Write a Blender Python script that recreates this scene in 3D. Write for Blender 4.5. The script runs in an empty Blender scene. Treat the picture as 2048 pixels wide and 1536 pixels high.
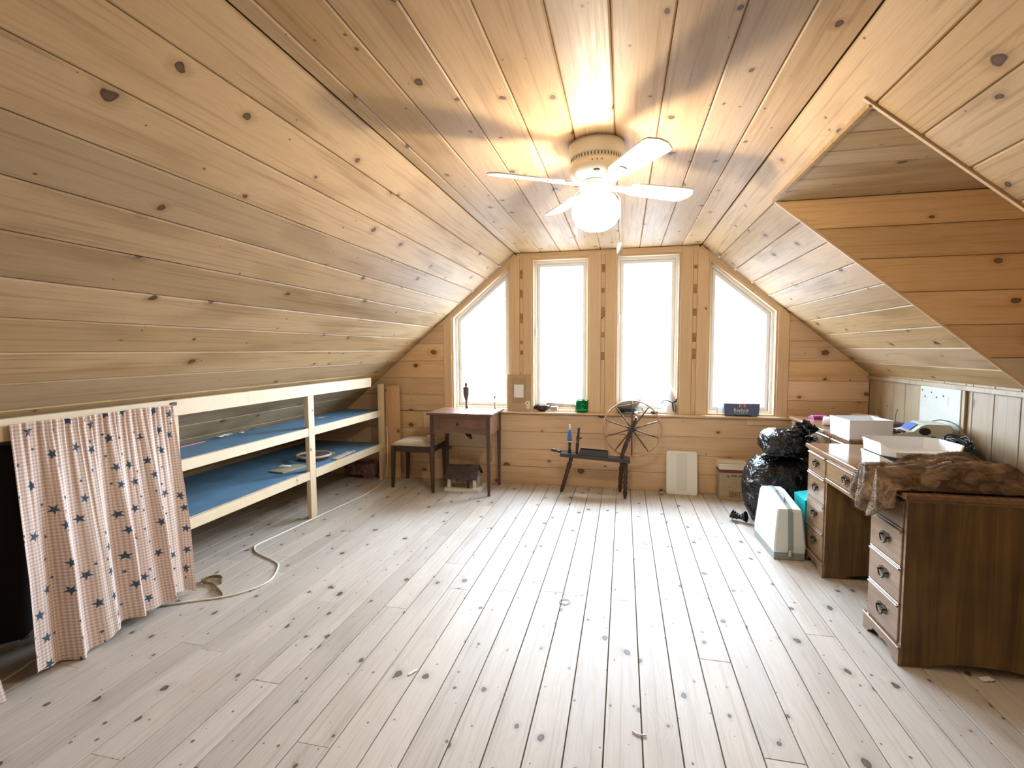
import bpy, bmesh, math, random
from mathutils import Vector, Matrix, noise

# ------------------------------------------------------------------ camera, world, exposure
SC = bpy.context.scene
COL = SC.collection
RX = random.Random(7)

cam_data = bpy.data.cameras.new('camera')
cam_data.sensor_width = 36.0
cam_data.lens = 17.457
cam_data.clip_start = 0.02
CAM = bpy.data.objects.new('camera', cam_data)
COL.objects.link(CAM)
YAW, PITCH, ROLL = 0.22109, 0.068954, 0.004946
_f = Vector((-math.sin(YAW)*math.cos(PITCH), math.cos(YAW)*math.cos(PITCH), -math.sin(PITCH)))
_r = Vector((math.cos(YAW), math.sin(YAW), 0))
_d = _f.cross(_r)
_r2 = math.cos(ROLL)*_r + math.sin(ROLL)*_d
_d2 = -math.sin(ROLL)*_r + math.cos(ROLL)*_d
CAM.matrix_world = Matrix(((_r2.x, -_d2.x, -_f.x, 0), (_r2.y, -_d2.y, -_f.y, 0), (_r2.z, -_d2.z, -_f.z, 1.42), (0, 0, 0, 1)))
SC.camera = CAM

SKY_COL = (0.64, 0.81, 1.0)
SKY_STR = 62.0
GROUND_COL = (0.72, 0.83, 1.0)
GROUND_STR = 11.0
LAMP_COL = (1.0, 0.88, 0.70)
LAMP_STR = 30.0
BULB_W = 80.0
EXPOSURE = 0.0

w = bpy.data.worlds.new('overcast_sky'); SC.world = w
w.use_nodes = True
bgn = w.node_tree.nodes['Background']
_wt = w.node_tree
_tc = _wt.nodes.new('ShaderNodeTexCoord'); _sx = _wt.nodes.new('ShaderNodeSeparateXYZ'); _mr = _wt.nodes.new('ShaderNodeMapRange'); _mx = _wt.nodes.new('ShaderNodeMix')
_mr.interpolation_type = 'SMOOTHSTEP'; _mr.inputs[1].default_value = -0.06; _mr.inputs[2].default_value = 0.10
_mx.data_type = 'RGBA'
_wt.links.new(_tc.outputs['Generated'], _sx.inputs[0]); _wt.links.new(_sx.outputs[2], _mr.inputs[0]); _wt.links.new(_mr.outputs[0], _mx.inputs[0])
_mx.inputs[6].default_value = (*[c*GROUND_STR for c in GROUND_COL], 1); _mx.inputs[7].default_value = (*[c*SKY_STR for c in SKY_COL], 1)
_wt.links.new(_mx.outputs[2], bgn.inputs[0]); bgn.inputs[1].default_value = 1.0
SC.view_settings.view_transform = 'Standard'
SC.view_settings.look = 'None'
SC.view_settings.gamma = 1.0
SC.view_settings.use_curve_mapping = False
SC.view_settings.exposure = EXPOSURE
try:
    SC.cycles.use_denoising = True
    SC.cycles.max_bounces = 8
    SC.cycles.diffuse_bounces = 4
    SC.cycles.transparent_max_bounces = 12
    SC.cycles.sample_clamp_indirect = 12.0
    SC.cycles.caustics_reflective = False
    SC.cycles.caustics_refractive = False
except Exception:
    pass

D = 5.093           # far wall
ZC = 2.411          # flat ceiling
XL, XR = -1.111, 0.718   # corners between flat ceiling and slopes
TA = math.tan(math.radians(40)); CA = math.cos(math.radians(40)); SA = math.sin(math.radians(40))
XK = 2.18           # knee wall
ZK = ZC - (XK - XR)*TA
YN = -1.0           # wall behind the camera
SILL = 0.775
DY0, DY1 = 2.08, 3.27   # dormer opening
DX0 = XR + 0.1935*CA    # dormer header
DZ = 2.285

for (x0, x1, zt) in ((-1.807, -1.157, 2.0), (-0.933, -0.338, 2.335), (-0.084, 0.533, 2.335), (0.785, 1.406, 2.0)):
    ld = bpy.data.lights.new('window_portal', 'AREA')
    ld.shape = 'RECTANGLE'; ld.size = x1-x0+0.02; ld.size_y = zt-0.77
    ld.cycles.is_portal = True
    lo = bpy.data.objects.new('window_portal', ld)
    lo.location = ((x0+x1)/2, D+0.2, (zt+0.77)/2)
    lo.rotation_euler = (-math.pi/2, 0, 0)
    COL.objects.link(lo)

# ------------------------------------------------------------------ node helper
class NT:
    def __init__(s, name):
        s.m = bpy.data.materials.new(name); s.m.use_nodes = True
        s.t = s.m.node_tree; s.b = s.t.nodes['Principled BSDF']
    def n(s, typ, **kw):
        x = s.t.nodes.new(typ)
        for k, v in kw.items(): setattr(x, k, v)
        return x
    def put(s, sock, v):
        if isinstance(v, bpy.types.NodeSocket): s.t.links.new(v, sock)
        elif v is not None:
            if hasattr(sock.default_value, '__len__') and not hasattr(v, '__len__'): v = (v,)*len(sock.default_value)
            if hasattr(sock.default_value, '__len__') and len(sock.default_value) == 4 and len(v) == 3: v = (*v, 1)
            sock.default_value = v
    def m_(s, op, a, b=None, c=None, clamp=False):
        x = s.n('ShaderNodeMath', operation=op, use_clamp=clamp)
        s.put(x.inputs[0], a); s.put(x.inputs[1], b); s.put(x.inputs[2], c)
        return x.outputs[0]
    def v_(s, op, a, b=None, scale=None):
        x = s.n('ShaderNodeVectorMath', operation=op)
        s.put(x.inputs[0], a)
        if b is not None: s.put(x.inputs[1], b)
        if scale is not None: s.put(x.inputs['Scale'], scale)
        return x.outputs['Value'] if op in ('LENGTH', 'DOT_PRODUCT', 'DISTANCE') else x.outputs[0]
    def xyz(s, v):
        x = s.n('ShaderNodeSeparateXYZ'); s.put(x.inputs[0], v); return x.outputs
    def comb(s, a, b, c=0.0):
        x = s.n('ShaderNodeCombineXYZ'); s.put(x.inputs[0], a); s.put(x.inputs[1], b); s.put(x.inputs[2], c); return x.outputs[0]
    def noise(s, v, scale=5.0, detail=2.0, rough=0.5, dist=0.0):
        x = s.n('ShaderNodeTexNoise'); s.put(x.inputs['Vector'], v)
        x.inputs['Scale'].default_value = scale; x.inputs['Detail'].default_value = detail
        x.inputs['Roughness'].default_value = rough; x.inputs['Distortion'].default_value = dist
        return x.outputs[0]
    def voro(s, v, scale=1.0, rand=1.0):
        x = s.n('ShaderNodeTexVoronoi', voronoi_dimensions='2D', feature='F1')
        s.put(x.inputs['Vector'], v); x.inputs['Scale'].default_value = scale; x.inputs['Randomness'].default_value = rand
        return x.outputs
    def ss(s, v, a, b, o0=0.0, o1=1.0):
        x = s.n('ShaderNodeMapRange', interpolation_type='SMOOTHSTEP')
        s.put(x.inputs[0], v); s.put(x.inputs[1], a); s.put(x.inputs[2], b); s.put(x.inputs[3], o0); s.put(x.inputs[4], o1)
        return x.outputs[0]
    def lin(s, v, a, b, o0=0.0, o1=1.0):
        x = s.n('ShaderNodeMapRange'); s.put(x.inputs[0], v)
        for i, q in enumerate((a, b, o0, o1)): s.put(x.inputs[i+1], q)
        return x.outputs[0]
    def mix(s, f, a, b, mode='MIX'):
        x = s.n('ShaderNodeMix', data_type='RGBA', blend_type=mode)
        s.put(x.inputs[0], f); s.put(x.inputs[6], a); s.put(x.inputs[7], b)
        return x.outputs[2]
    def obj(s): return s.n('ShaderNodeTexCoord').outputs['Object']
    def uv(s): return s.n('ShaderNodeTexCoord').outputs['UV']
    def rand(s): return s.n('ShaderNodeObjectInfo').outputs['Random']
    def bump(s, h, strength=0.3, dist=0.002):
        x = s.n('ShaderNodeBump'); x.inputs['Strength'].default_value = strength; x.inputs['Distance'].default_value = dist
        s.put(x.inputs['Height'], h); s.t.links.new(x.outputs[0], s.b.inputs['Normal'])
    def fin(s, col=None, rough=None, metal=None, spec=None):
        for k, v in (('Base Color', col), ('Roughness', rough), ('Metallic', metal), ('Specular IOR Level', spec)):
            if v is not None: s.put(s.b.inputs[k], v)
        return s.m

def lerp3(a, b, t): return tuple(x+(y-x)*t for x, y in zip(a, b))

def pine(name, light, dark, knot=(0.055, 0.026, 0.012), ks=(1.9, 4.6), kr=(0.006, 0.021), kp=0.75, pins=0.0, rough=0.42, var=0.25, blotch=0.35, spec=0.5, grain=1.0, streak=0.35):
    """knotty boards; local x runs along the grain, each board gets its own offset and tone"""
    s = NT(name)
    r = s.rand(); p = s.obj()
    off = s.comb(s.m_('MULTIPLY', r, 61.7), s.m_('MULTIPLY', r, 97.3), s.m_('MULTIPLY', r, 23.1))
    q = s.v_('ADD', p, off)
    # knots
    a, b = ks
    vq = s.v_('MULTIPLY', q, (a, b, 0))
    vo = s.voro(vq, 1.0, 0.9)
    dl = s.v_('MULTIPLY', s.v_('SUBTRACT', vq, vo['Position']), (0.72/a, 1.0/b, 0))
    dist = s.v_('LENGTH', dl)
    wob = s.noise(s.v_('SCALE', q, scale=1.0), 38.0, 0.0)
    dist = s.m_('ADD', dist, s.m_('MULTIPLY', s.m_('SUBTRACT', wob, 0.5), 0.016))
    cc = s.xyz(vo['Color'])
    has = s.m_('LESS_THAN', cc[0], kp)
    rad = s.lin(cc[1], 0, 1, kr[0], kr[1])
    rad = s.m_('MULTIPLY', rad, s.m_('ADD', s.m_('MULTIPLY', has, 1.2), -0.2))
    kmask = s.ss(dist, rad, s.m_('MULTIPLY', rad, 0.72))
    kmask = s.m_('MULTIPLY', kmask, has)
    kin = s.m_('MULTIPLY', s.ss(dist, s.m_('MULTIPLY', rad, 0.75), s.m_('MULTIPLY', rad, 0.35)), has)
    halo = s.m_('MULTIPLY', s.ss(dist, s.m_('MULTIPLY', rad, 2.6), rad), has)
    # grain that flows round the knots
    qx = s.xyz(q)
    infl = s.ss(dist, 0.075, 0.0)
    infl = s.m_('MULTIPLY', infl, has)
    gy = s.m_('ADD', qx[1], s.m_('MULTIPLY', infl, 0.030))
    gv = s.comb(s.m_('MULTIPLY', qx[0], 0.55), s.m_('MULTIPLY', gy, 9.0), qx[2])
    g1 = s.noise(gv, 3.0, 2.0, 0.55, 0.5)
    gv2 = s.comb(s.m_('MULTIPLY', qx[0], 2.2), s.m_('MULTIPLY', gy, 95.0), qx[2])
    g2 = s.noise(gv2, 2.0, 1.0, 0.6)
    rings = s.m_('ADD', s.m_('MULTIPLY', s.m_('SINE', s.m_('MULTIPLY', g1, 46.0)), 0.5), 0.5)
    bl = s.noise(s.comb(s.m_('MULTIPLY', qx[0], 1.1), s.m_('MULTIPLY', qx[1], 4.0), 3.3), 1.6, 1.0)
    st = s.noise(s.comb(s.m_('MULTIPLY', qx[0], 0.8), s.m_('MULTIPLY', qx[1], 34.0), 7.7), 2.0, 1.0)
    f = s.m_('MULTIPLY', s.m_('ADD', s.m_('MULTIPLY', g2, 0.55), s.m_('MULTIPLY', rings, 0.30)), 0.55*grain)
    f = s.m_('ADD', f, s.m_('MULTIPLY', s.ss(bl, 0.48, 0.75), blotch))
    f = s.m_('ADD', f, s.m_('MULTIPLY', s.ss(st, 0.52, 0.72), streak))
    f = s.m_('ADD', f, s.m_('MULTIPLY', halo, 0.40), clamp=True)
    col = s.mix(f, light, dark)
    # board tone
    tone = s.n('ShaderNodeHueSaturation')
    r2 = s.m_('FRACT', s.m_('MULTIPLY', r, 17.31)); r3 = s.m_('FRACT', s.m_('MULTIPLY', r, 41.77))
    s.put(tone.inputs['Value'], s.lin(r2, 0, 1, 1-var*0.6, 1+var*0.4))
    s.put(tone.inputs['Saturation'], s.lin(r3, 0, 1, 1-var*0.5, 1+var*0.35))
    s.put(tone.inputs['Color'], col)
    col = tone.outputs[0]
    kc = s.mix(kin, knot, lerp3(knot, light, 0.10))
    col = s.mix(s.m_('MULTIPLY', kmask, 0.94), col, kc)
    if pins > 0:
        v2q = s.v_('MULTIPLY', s.v_('ADD', q, (3.7, 8.1, 0)), (4.2, 11.0, 0))
        v2 = s.voro(v2q, 1.0, 1.0)
        d2 = s.v_('LENGTH', s.v_('MULTIPLY', s.v_('SUBTRACT', v2q, v2['Position']), (0.75/4.2, 1/11.0, 0)))
        c2 = s.xyz(v2['Color'])
        r_2 = s.lin(s.m_('MULTIPLY', c2[1], c2[1]), 0, 1, 0.0025, 0.0085)
        pm = s.m_('MULTIPLY', s.ss(d2, r_2, s.m_('MULTIPLY', r_2, 0.45)), s.m_('LESS_THAN', c2[0], pins))
        col = s.mix(s.m_('MULTIPLY', pm, 0.8), col, knot)
    s.fin(col, s.lin(g2, 0.3, 0.7, rough-0.05, rough+0.06), spec=spec)
    return s.m

def plain(name, col, rough=0.5, metal=0.0, spec=0.5, nz=0.0, nscale=12.0, bump=0.0):
    s = NT(name); c = col
    if nz > 0:
        n = s.noise(s.obj(), nscale, 3.0, 0.6)
        c = s.mix(s.ss(n, 0.3, 0.7), tuple(x*(1-nz) for x in col), tuple(min(1, x*(1+nz)) for x in col))
        if bump > 0: s.bump(n, bump, 0.003)
    return s.fin(c, rough, metal, spec)

def furniture(name, light, dark, rough=0.3, axis=2, scale=1.0, spec=0.5):
    """stained, varnished cabinet wood; grain along the given local axis"""
    s = NT(name); p = s.xyz(s.obj())
    k = [14.0, 14.0, 14.0]; k[axis] = 0.9
    v = s.comb(*[s.m_('MULTIPLY', p[i], k[i]*scale) for i in range(3)])
    g = s.noise(v, 2.2, 4.0, 0.6, 0.8)
    b = s.noise(s.obj(), 2.6, 2.0)
    f = s.m_('ADD', s.m_('MULTIPLY', s.ss(g, 0.35, 0.68), 0.65), s.m_('MULTIPLY', s.ss(b, 0.4, 0.7), 0.5), clamp=True)
    s.fin(s.mix(f, light, dark), s.lin(g, 0.3, 0.7, rough-0.04, rough+0.08), spec=spec)
    s.bump(g, 0.08, 0.001)
    return s.m

M = {}
M['ceil'] = pine('pine_ceiling', (0.57, 0.395, 0.225), (0.35, 0.215, 0.10), pins=0.36, kp=0.85, ks=(2.4, 4.8), grain=0.75, kr=(0.005, 0.018), rough=0.5, var=0.22, blotch=0.40, spec=0.15)
M['slope'] = pine('pine_slope', (0.51, 0.355, 0.195), (0.29, 0.18, 0.08), pins=0.22, kp=0.8, kr=(0.005, 0.021), grain=0.7, rough=0.5, var=0.28, blotch=0.45, streak=0.4, spec=0.15)
M['wall'] = pine('pine_wall', (0.72, 0.49, 0.275), (0.50, 0.295, 0.135), knot=(0.075, 0.026, 0.011), kr=(0.008, 0.030), kp=0.7, pins=0.1, rough=0.48, var=0.24, blotch=0.3, ks=(1.7, 4.2), grain=0.8)
M['knee'] = pine('pine_knee', (0.36, 0.265, 0.155), (0.21, 0.14, 0.07), kr=(0.006, 0.022), kp=0.4, rough=0.5, var=0.2, blotch=0.5, ks=(1.4, 4.0))
M['cheek'] = pine('pine_cheek', (0.68, 0.46, 0.245), (0.46, 0.27, 0.115), kr=(0.008, 0.024), rough=0.45, var=0.3, blotch=0.3)
M['pale'] = pine('pine_pale', (0.60, 0.52, 0.40), (0.46, 0.38, 0.27), kp=0.1, rough=0.5, var=0.1)
M['casing'] = pine('pine_casing', (0.68, 0.49, 0.30), (0.52, 0.34, 0.18), kr=(0.004, 0.012), kp=0.45, rough=0.45, var=0.12, blotch=0.2)
M['floor'] = pine('pine_floor', (0.58, 0.525, 0.465), (0.40, 0.345, 0.285), knot=(0.055, 0.040, 0.028), ks=(2.6, 6.6), kr=(0.004, 0.018), kp=0.88, pins=0.85, rough=0.5, var=0.18, blotch=0.3, streak=0.36, grain=1.1, spec=0.25)
M['stud'] = pine('pine_stud', (0.75, 0.61, 0.42), (0.62, 0.46, 0.27), kr=(0.004, 0.011), kp=0.6, rough=0.55, var=0.1, blotch=0.15, ks=(2.0, 9.0))
M['wane'] = pine('pine_offcut', (0.66, 0.44, 0.24), (0.48, 0.29, 0.13), kp=0.3, rough=0.55, var=0.1)
M['backing'] = plain('dark_backing', (0.10, 0.062, 0.03), 0.9)
M['block'] = plain('dark_block_strip', (0.30, 0.16, 0.07), 0.6, nz=0.3, nscale=20)

# ------------------------------------------------------------------ mesh helpers
def link(name, me, mat=None, parent=None, loc=None, rot=None, smooth=False, mw=None):
    if mat is not None:
        for m in (mat if isinstance(mat, (list, tuple)) else [mat]): me.materials.append(m)
    if smooth:
        for p in me.polygons: p.use_smooth = True
    o = bpy.data.objects.new(name, me); COL.objects.link(o)
    if parent is not None: o.parent = parent
    if mw is not None: o.matrix_local = mw
    if loc is not None: o.location = loc
    if rot is not None: o.rotation_euler = rot
    return o

class MB:
    """collects shapes into one bmesh"""
    def __init__(s): s.b = bmesh.new(); s.mi = 0
    def _mark(s, faces):
        for f in faces: f.material_index = s.mi
    def box(s, c, size, bev=0.0, rot=None, seg=1):
        t = bmesh.new(); bmesh.ops.create_cube(t, size=1.0)
        for v in t.verts: v.co = Vector((v.co.x*size[0], v.co.y*size[1], v.co.z*size[2]))
        if bev > 0: bmesh.ops.bevel(t, geom=t.edges[:], offset=bev, segments=seg, affect='EDGES', profile=0.5)
        mt = Matrix.Translation(c)
        if rot is not None: mt = mt @ (rot if isinstance(rot, Matrix) else Matrix.Rotation(rot, 4, 'Z'))
        s._merge(t, mt); return s
    def b6(s, x0, x1, y0, y1, z0, z1, bev=0.0, seg=1):
        return s.box(((x0+x1)/2, (y0+y1)/2, (z0+z1)/2), (abs(x1-x0), abs(y1-y0), abs(z1-z0)), bev, seg=seg)
    def _merge(s, t, mt):
        bmesh.ops.transform(t, matrix=mt, verts=t.verts)
        mp = {v: s.b.verts.new(v.co) for v in t.verts}
        for f in t.faces:
            try:
                nf = s.b.faces.new([mp[v] for v in f.verts]); nf.material_index = s.mi; nf.smooth = f.smooth
            except ValueError: pass
        t.free()
    def ring(s, pts): return [s.b.verts.new(p) for p in pts]
    def bridge(s, a, b, smooth=False):
        n = len(a)
        for i in range(n):
            f = s.b.faces.new((a[i], a[(i+1) % n], b[(i+1) % n], b[i])); f.material_index = s.mi; f.smooth = smooth
    def cap(s, r, flip=False):
        f = s.b.faces.new(r[::-1] if flip else r); f.material_index = s.mi
    def tube(s, path, rad, seg=10, caps=True, smooth=True, closed=False):
        path = [Vector(p) for p in path]; n = len(path); rs = rad if hasattr(rad, '__len__') else [rad]*n
        prev = None; rings = []
        for i, p in enumerate(path):
            if closed: d = path[(i+1) % n]-path[i-1]
            else: d = path[min(i+1, n-1)]-path[max(i-1, 0)]
            d.normalize()
            if prev is None:
                u = d.orthogonal().normalized()
            else:
                u = prev - d*prev.dot(d)
                u = u.normalized() if u.length > 1e-6 else d.orthogonal().normalized()
            prev = u; v = d.cross(u)
            rings.append(s.ring([p+(u*math.cos(2*math.pi*k/seg)+v*math.sin(2*math.pi*k/seg))*rs[i] for k in range(seg)]))
        for a, b in zip(rings, rings[1:]): s.bridge(a, b, smooth)
        if closed: s.bridge(rings[-1], rings[0], smooth)
        elif caps: s.cap(rings[0], True); s.cap(rings[-1])
        return s
    def lathe(s, prof, c=(0, 0, 0), seg=24, mt=None, smooth=True):
        """profile of (radius, z) pairs about the local z axis"""
        mt = mt if mt is not None else Matrix.Translation(c)
        rings = []
        for r, z in prof:
            rings.append(s.ring([mt @ Vector((max(r, 1e-4)*math.cos(2*math.pi*k/seg), max(r, 1e-4)*math.sin(2*math.pi*k/seg), z)) for k in range(seg)]))
        for a, b in zip(rings, rings[1:]): s.bridge(a, b, smooth)
        s.cap(rings[0], True); s.cap(rings[-1]); return s
    def prism(s, poly, mt, h, bev=0.0):
        """polygon in the local xy plane, extruded to z = h"""
        a = s.ring([mt @ Vector((x, y, 0)) for x, y in poly]); b = s.ring([mt @ Vector((x, y, h)) for x, y in poly])
        s.bridge(a, b); s.cap(a, True); s.cap(b); return s
    def me(s, name):
        bmesh.ops.recalc_face_normals(s.b, faces=s.b.faces[:])
        m = bpy.data.meshes.new(name); s.b.to_mesh(m); s.b.free(); return m
    def out(s, name, mat=None, parent=None, loc=None, rot=None, smooth=False):
        return link(name, s.me(name), mat, parent, loc, rot, smooth)

def tag(o, label, cat, group=None):
    o['label'] = label; o['category'] = cat
    if group: o['group'] = group
    return o
def thing(name, label, cat, loc=(0, 0, 0), rz=0.0, group=None):
    o = bpy.data.objects.new(name, None); COL.objects.link(o); o.empty_display_size = 0.1
    o.location = loc; o.rotation_euler = (0, 0, rz)
    return tag(o, label, cat, group)
def struct(o, label, cat='wall'):
    o['kind'] = 'structure'; o['label'] = label; o['category'] = cat
    return o

def clip(poly, a, b, c):
    """keep the part of a convex polygon where a*x + b*y <= c"""
    out = []
    for i, p in enumerate(poly):
        q = poly[(i+1) % len(poly)]
        dp, dq = a*p[0]+b*p[1]-c, a*q[0]+b*q[1]-c
        if dp <= 0: out.append(p)
        if dp*dq < 0:
            t = dp/(dp-dq); out.append((p[0]+(q[0]-p[0])*t, p[1]+(q[1]-p[1])*t))
    return out
def inset(poly, d):
    n = len(poly); res = []
    for i in range(n):
        p0, p1, p2 = (Vector(poly[(i+k-1) % n]) for k in range(3))
        e1 = (p1-p0); e2 = (p2-p1)
        if e1.length < 1e-9 or e2.length < 1e-9: res.append(tuple(p1)); continue
        e1.normalize(); e2.normalize()
        n1 = Vector((-e1.y, e1.x)); n2 = Vector((-e2.y, e2.x))
        k = 1+n1.dot(n2)
        k = max(k, 0.25)
        res.append(tuple(p1+(n1+n2)*(d/k)))
    return res
def dedupe(poly, eps=1e-4):
    out = []
    for p in poly:
        if not out or (Vector(p)-Vector(out[-1])).length > eps: out.append(p)
    if len(out) > 1 and (Vector(out[0])-Vector(out[-1])).length < eps: out.pop()
    return out
def area(poly): return 0.5*sum(p[0]*q[1]-q[0]*p[1] for p, q in zip(poly, poly[1:]+poly[:1]))

def plank(poly, O, U, V, mat, parent, name='plank', th=0.019, ch=0.004, gap=0.0012, proud=0.0):
    """one board: convex polygon in plane coordinates (u along the grain, v across); room side is U x V"""
    poly = dedupe(poly)
    if len(poly) < 3: return None
    if area(poly) < 0: poly = poly[::-1]
    if area(poly) < 0.0012: return None
    poly = inset(poly, gap)
    cx = sum(p[0] for p in poly)/len(poly); cy = sum(p[1] for p in poly)/len(poly)
    pl = [(x-cx, y-cy) for x, y in poly]
    U, V, O = Vector(U), Vector(V), Vector(O); N = U.cross(V)
    i1 = inset(pl, ch)
    b = MB()
    r0 = b.ring([(x, y, proud) for x, y in i1]); r1 = b.ring([(x, y, proud-ch) for x, y in pl]); r2 = b.ring([(x, y, -th) for x, y in pl])
    b.cap(r0); b.bridge(r1, r0); b.bridge(r2, r1); b.cap(r2, True)
    P = O+U*cx+V*cy
    mw = Matrix(((U.x, V.x, N.x, P.x), (U.y, V.y, N.y, P.y), (U.z, V.z, N.z, P.z), (0, 0, 0, 1)))
    return link(name, b.me(name), mat, parent, mw=mw)

def rect(x0, x1, y0, y1): return [(x0, y0), (x1, y0), (x1, y1), (x0, y1)]

# ------------------------------------------------------------------ the shell
# floor
b = MB(); b.b6(-4.4, 2.7, YN-0.2, D+0.35, -0.12, -0.0205)
floor = struct(b.out('floor', M['backing']), 'worn pale knotty plank floor of the attic room', 'floor')
FW = 0.1365
k = -30
while True:
    x0 = -0.056+FW*k; x1 = x0+FW; k += 1
    if x1 < -4.05: continue
    if x0 > XK: break
    x0 = max(x0, -4.05); x1 = min(x1, XK+0.02)
    rr = random.Random(k*13+5)
    cuts = [YN]
    y = YN+rr.uniform(0.6, 3.0)
    while y < D-0.5:
        cuts.append(y); y += rr.uniform(1.5, 3.4)
    cuts.append(D+0.02)
    for a, c in zip(cuts, cuts[1:]):
        # u runs along +y, v runs along -x so that the face looks up
        plank(rect(a-0.0018, c+0.0018, -x1, -x0), (0, 0, rr.uniform(-0.0006, 0.0006)), (0, 1, 0), (-1, 0, 0), M['floor'], floor, ch=0.0013, gap=0.0022)

# flat ceiling
b = MB(); b.b6(XL-0.15, XR+0.15, YN-0.1, D+0.3, ZC+0.02, ZC+0.2)
ceil = struct(b.out('ceiling', M['backing']), 'flat knotty pine plank ceiling strip above the fan', 'ceiling')
cl = [XL, -1.035, -0.837, -0.637, -0.437, -0.235, -0.049, 0.142, 0.341, 0.535, XR]
for x0, x1 in zip(cl, cl[1:]):
    plank(rect(YN, D+0.01, x0, x1), (0, 0, ZC), (0, 1, 0), (1, 0, 0), M['ceil'], ceil, ch=0.006)

BW = 0.1935
SL = ZC/SA   # slope length to the floor
def slab(name, sx, pieces, label):
    """backing of a slope; pieces are (s0, s1, y0, y1), s runs down the slope"""
    b = MB()
    O = Vector((XL, 0, ZC)) if sx < 0 else Vector((XR, 0, ZC))
    S = Vector((sx*CA, 0, -SA)); Nn = Vector((sx*SA, 0, CA))
    for s0, s1, y0, y1 in pieces:
        q = [O+S*s+Vector((0, y, 0))+Nn*h for h in (0.02, 0.2) for s, y in ((s0, y0), (s1, y0), (s1, y1), (s0, y1))]
        a = b.ring(q[:4]); c = b.ring(q[4:]); b.bridge(a, c); b.cap(a, True); b.cap(c)
    return struct(b.out(name, M['backing']), label)
wall_left = slab('wall_left', -1, [(-0.02, SL+0.15, YN-0.1, D+0.3)], 'sloping knotty pine plank wall coming down to the low shelves')
Sl = Vector((-CA, 0, -SA))
for i in range(20):
    s0, s1 = i*BW, min((i+1)*BW, SL+0.02)
    # plane coordinates u = +y, v = up the slope so that u x v faces the room
    plank(rect(YN, D+0.01, -s1, -s0), (XL, 0, ZC), (0, 1, 0), -Sl, M['slope'], wall_left, ch=0.006)
SLR = (XK-XR)/CA
sd = (DX0-XR)/CA
wall_right = slab('wall_right', 1, [(-0.02, sd, YN-0.1, D+0.3), (sd, SLR+0.1, YN-0.1, DY0-0.03), (sd, SLR+0.1, DY1+0.03, D+0.3)], 'sloping knotty pine plank wall cut open by the dormer')
Sr = Vector((CA, 0, -SA))
for i in range(10):
    s0, s1 = i*BW, min((i+1)*BW, SLR+0.01)
    spans = [(YN, D+0.01)] if s1 <= sd+0.01 else [(YN, DY0), (DY1, D+0.01)]
    for y0, y1 in spans:
        # u = -y, v = up the slope: faces the room
        plank(rect(-y1, -y0, -s1, -s0), (XR, 0, ZC), (0, -1, 0), -Sr, M['slope'], wall_right, ch=0.006)

# knee wall on the right: upright boards
b = MB(); b.b6(XK+0.02, XK+0.2, YN-0.1, D+0.3, -0.1, ZK+0.02)
wall_knee = struct(b.out('wall_knee', M['backing']), 'low knee wall of upright pine boards behind the desks')
ky = [D, 4.90, 4.684, 4.505, 4.283, 4.02, 3.80, 3.727, 3.538, 3.33, 3.12, 2.9, 2.7, 2.5, 2.27, 2.05, 1.85, 1.6, 1.35, 1.1, 0.85, 0.6, 0.35, 0.1, -0.15, -0.4, -0.7, YN]
for y1, y0 in zip(ky, ky[1:]):
    # u = up (grain), v: u x v = -x  -> v = -y ... (0,0,1) x (0,1,0) = (-1,0,0)
    plank(rect(0, ZK+0.005, y0, y1), (XK, 0, 0), (0, 0, 1), (0, 1, 0), M['knee'], wall_knee, ch=0.004)
b = MB(); b.b6(XK-0.022, XK, DY1, D, ZK-0.045, ZK-0.012, 0.003)
struct(b.out('trim_1', M['knee']), 'thin pine strip where knee wall meets the slope', 'trim')

# wall behind the camera
b = MB(); b.b6(-4.4, 2.6, YN-0.2, YN-0.02, -0.1, ZC+0.2)
wall_rear = struct(b.out('wall_rear', M['backing']), 'pine plank gable wall opposite the windows')
for i in range(13):
    z0, z1 = i*BW, (i+1)*BW
    p = rect(-XK, 4.0, z0, min(z1, ZC))
    p = [(x, z) for x, z in p]
    # u = -x, v = +z : (-1,0,0) x (0,0,1) = (0,1,0)
    p = clip(p, 1, 1/TA, -XL+ZC/TA); p = clip(p, -1, 1/TA, XR+ZC/TA)
    if len(p) > 2: plank(p, (0, YN, 0), (-1, 0, 0), (0, 0, 1), M['wall'], wall_rear)

# dormer: far cheek, near cheek, flat ceiling, outer wall
b = MB()
pk = clip(rect(DX0-0.02, XK+0.2, ZK, DZ+0.15), -TA, -1, -(ZC+TA*XR)-0.03)
for yb in (DY1+0.02, DY0-0.1): b.prism(pk, Matrix(((1, 0, 0, 0), (0, 0, 1, yb), (0, 1, 0, 0), (0, 0, 0, 1))), 0.08)
b.b6(XK+0.02, XK+0.2, DY0-0.1, DY1+0.1, ZK, DZ+0.15)
wall_dormer = struct(b.out('wall_dormer', M['backing']), 'orange pine plank cheek wall inside the dormer')
zs = [DZ, 2.112, 1.93, 1.735, 1.546, 1.361, 1.17]
for i, (z1, z0) in enumerate(zip(zs, zs[1:])):
    p = rect(DX0-0.04, XK+0.02, z0, z1)
    pc = clip(p, -TA, -1, -(ZC+TA*XR)-0.004)       # keep z above the slope line
    # facing -y : u = +x, v = +z
    plank(pc, (0, DY1, 0), (1, 0, 0), (0, 0, 1), M['pale'] if i == 5 else M['cheek'], wall_dormer)
    pn = [(-x, z) for x, z in pc]
    plank(pn, (0, DY0, 0), (-1, 0, 0), (0, 0, 1), M['cheek'], wall_dormer)
    plank(rect(-DY1, -DY0, z0, z1), (XK, 0, 0), (0, -1, 0), (0, 0, 1), M['cheek'], wall_dormer)
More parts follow.
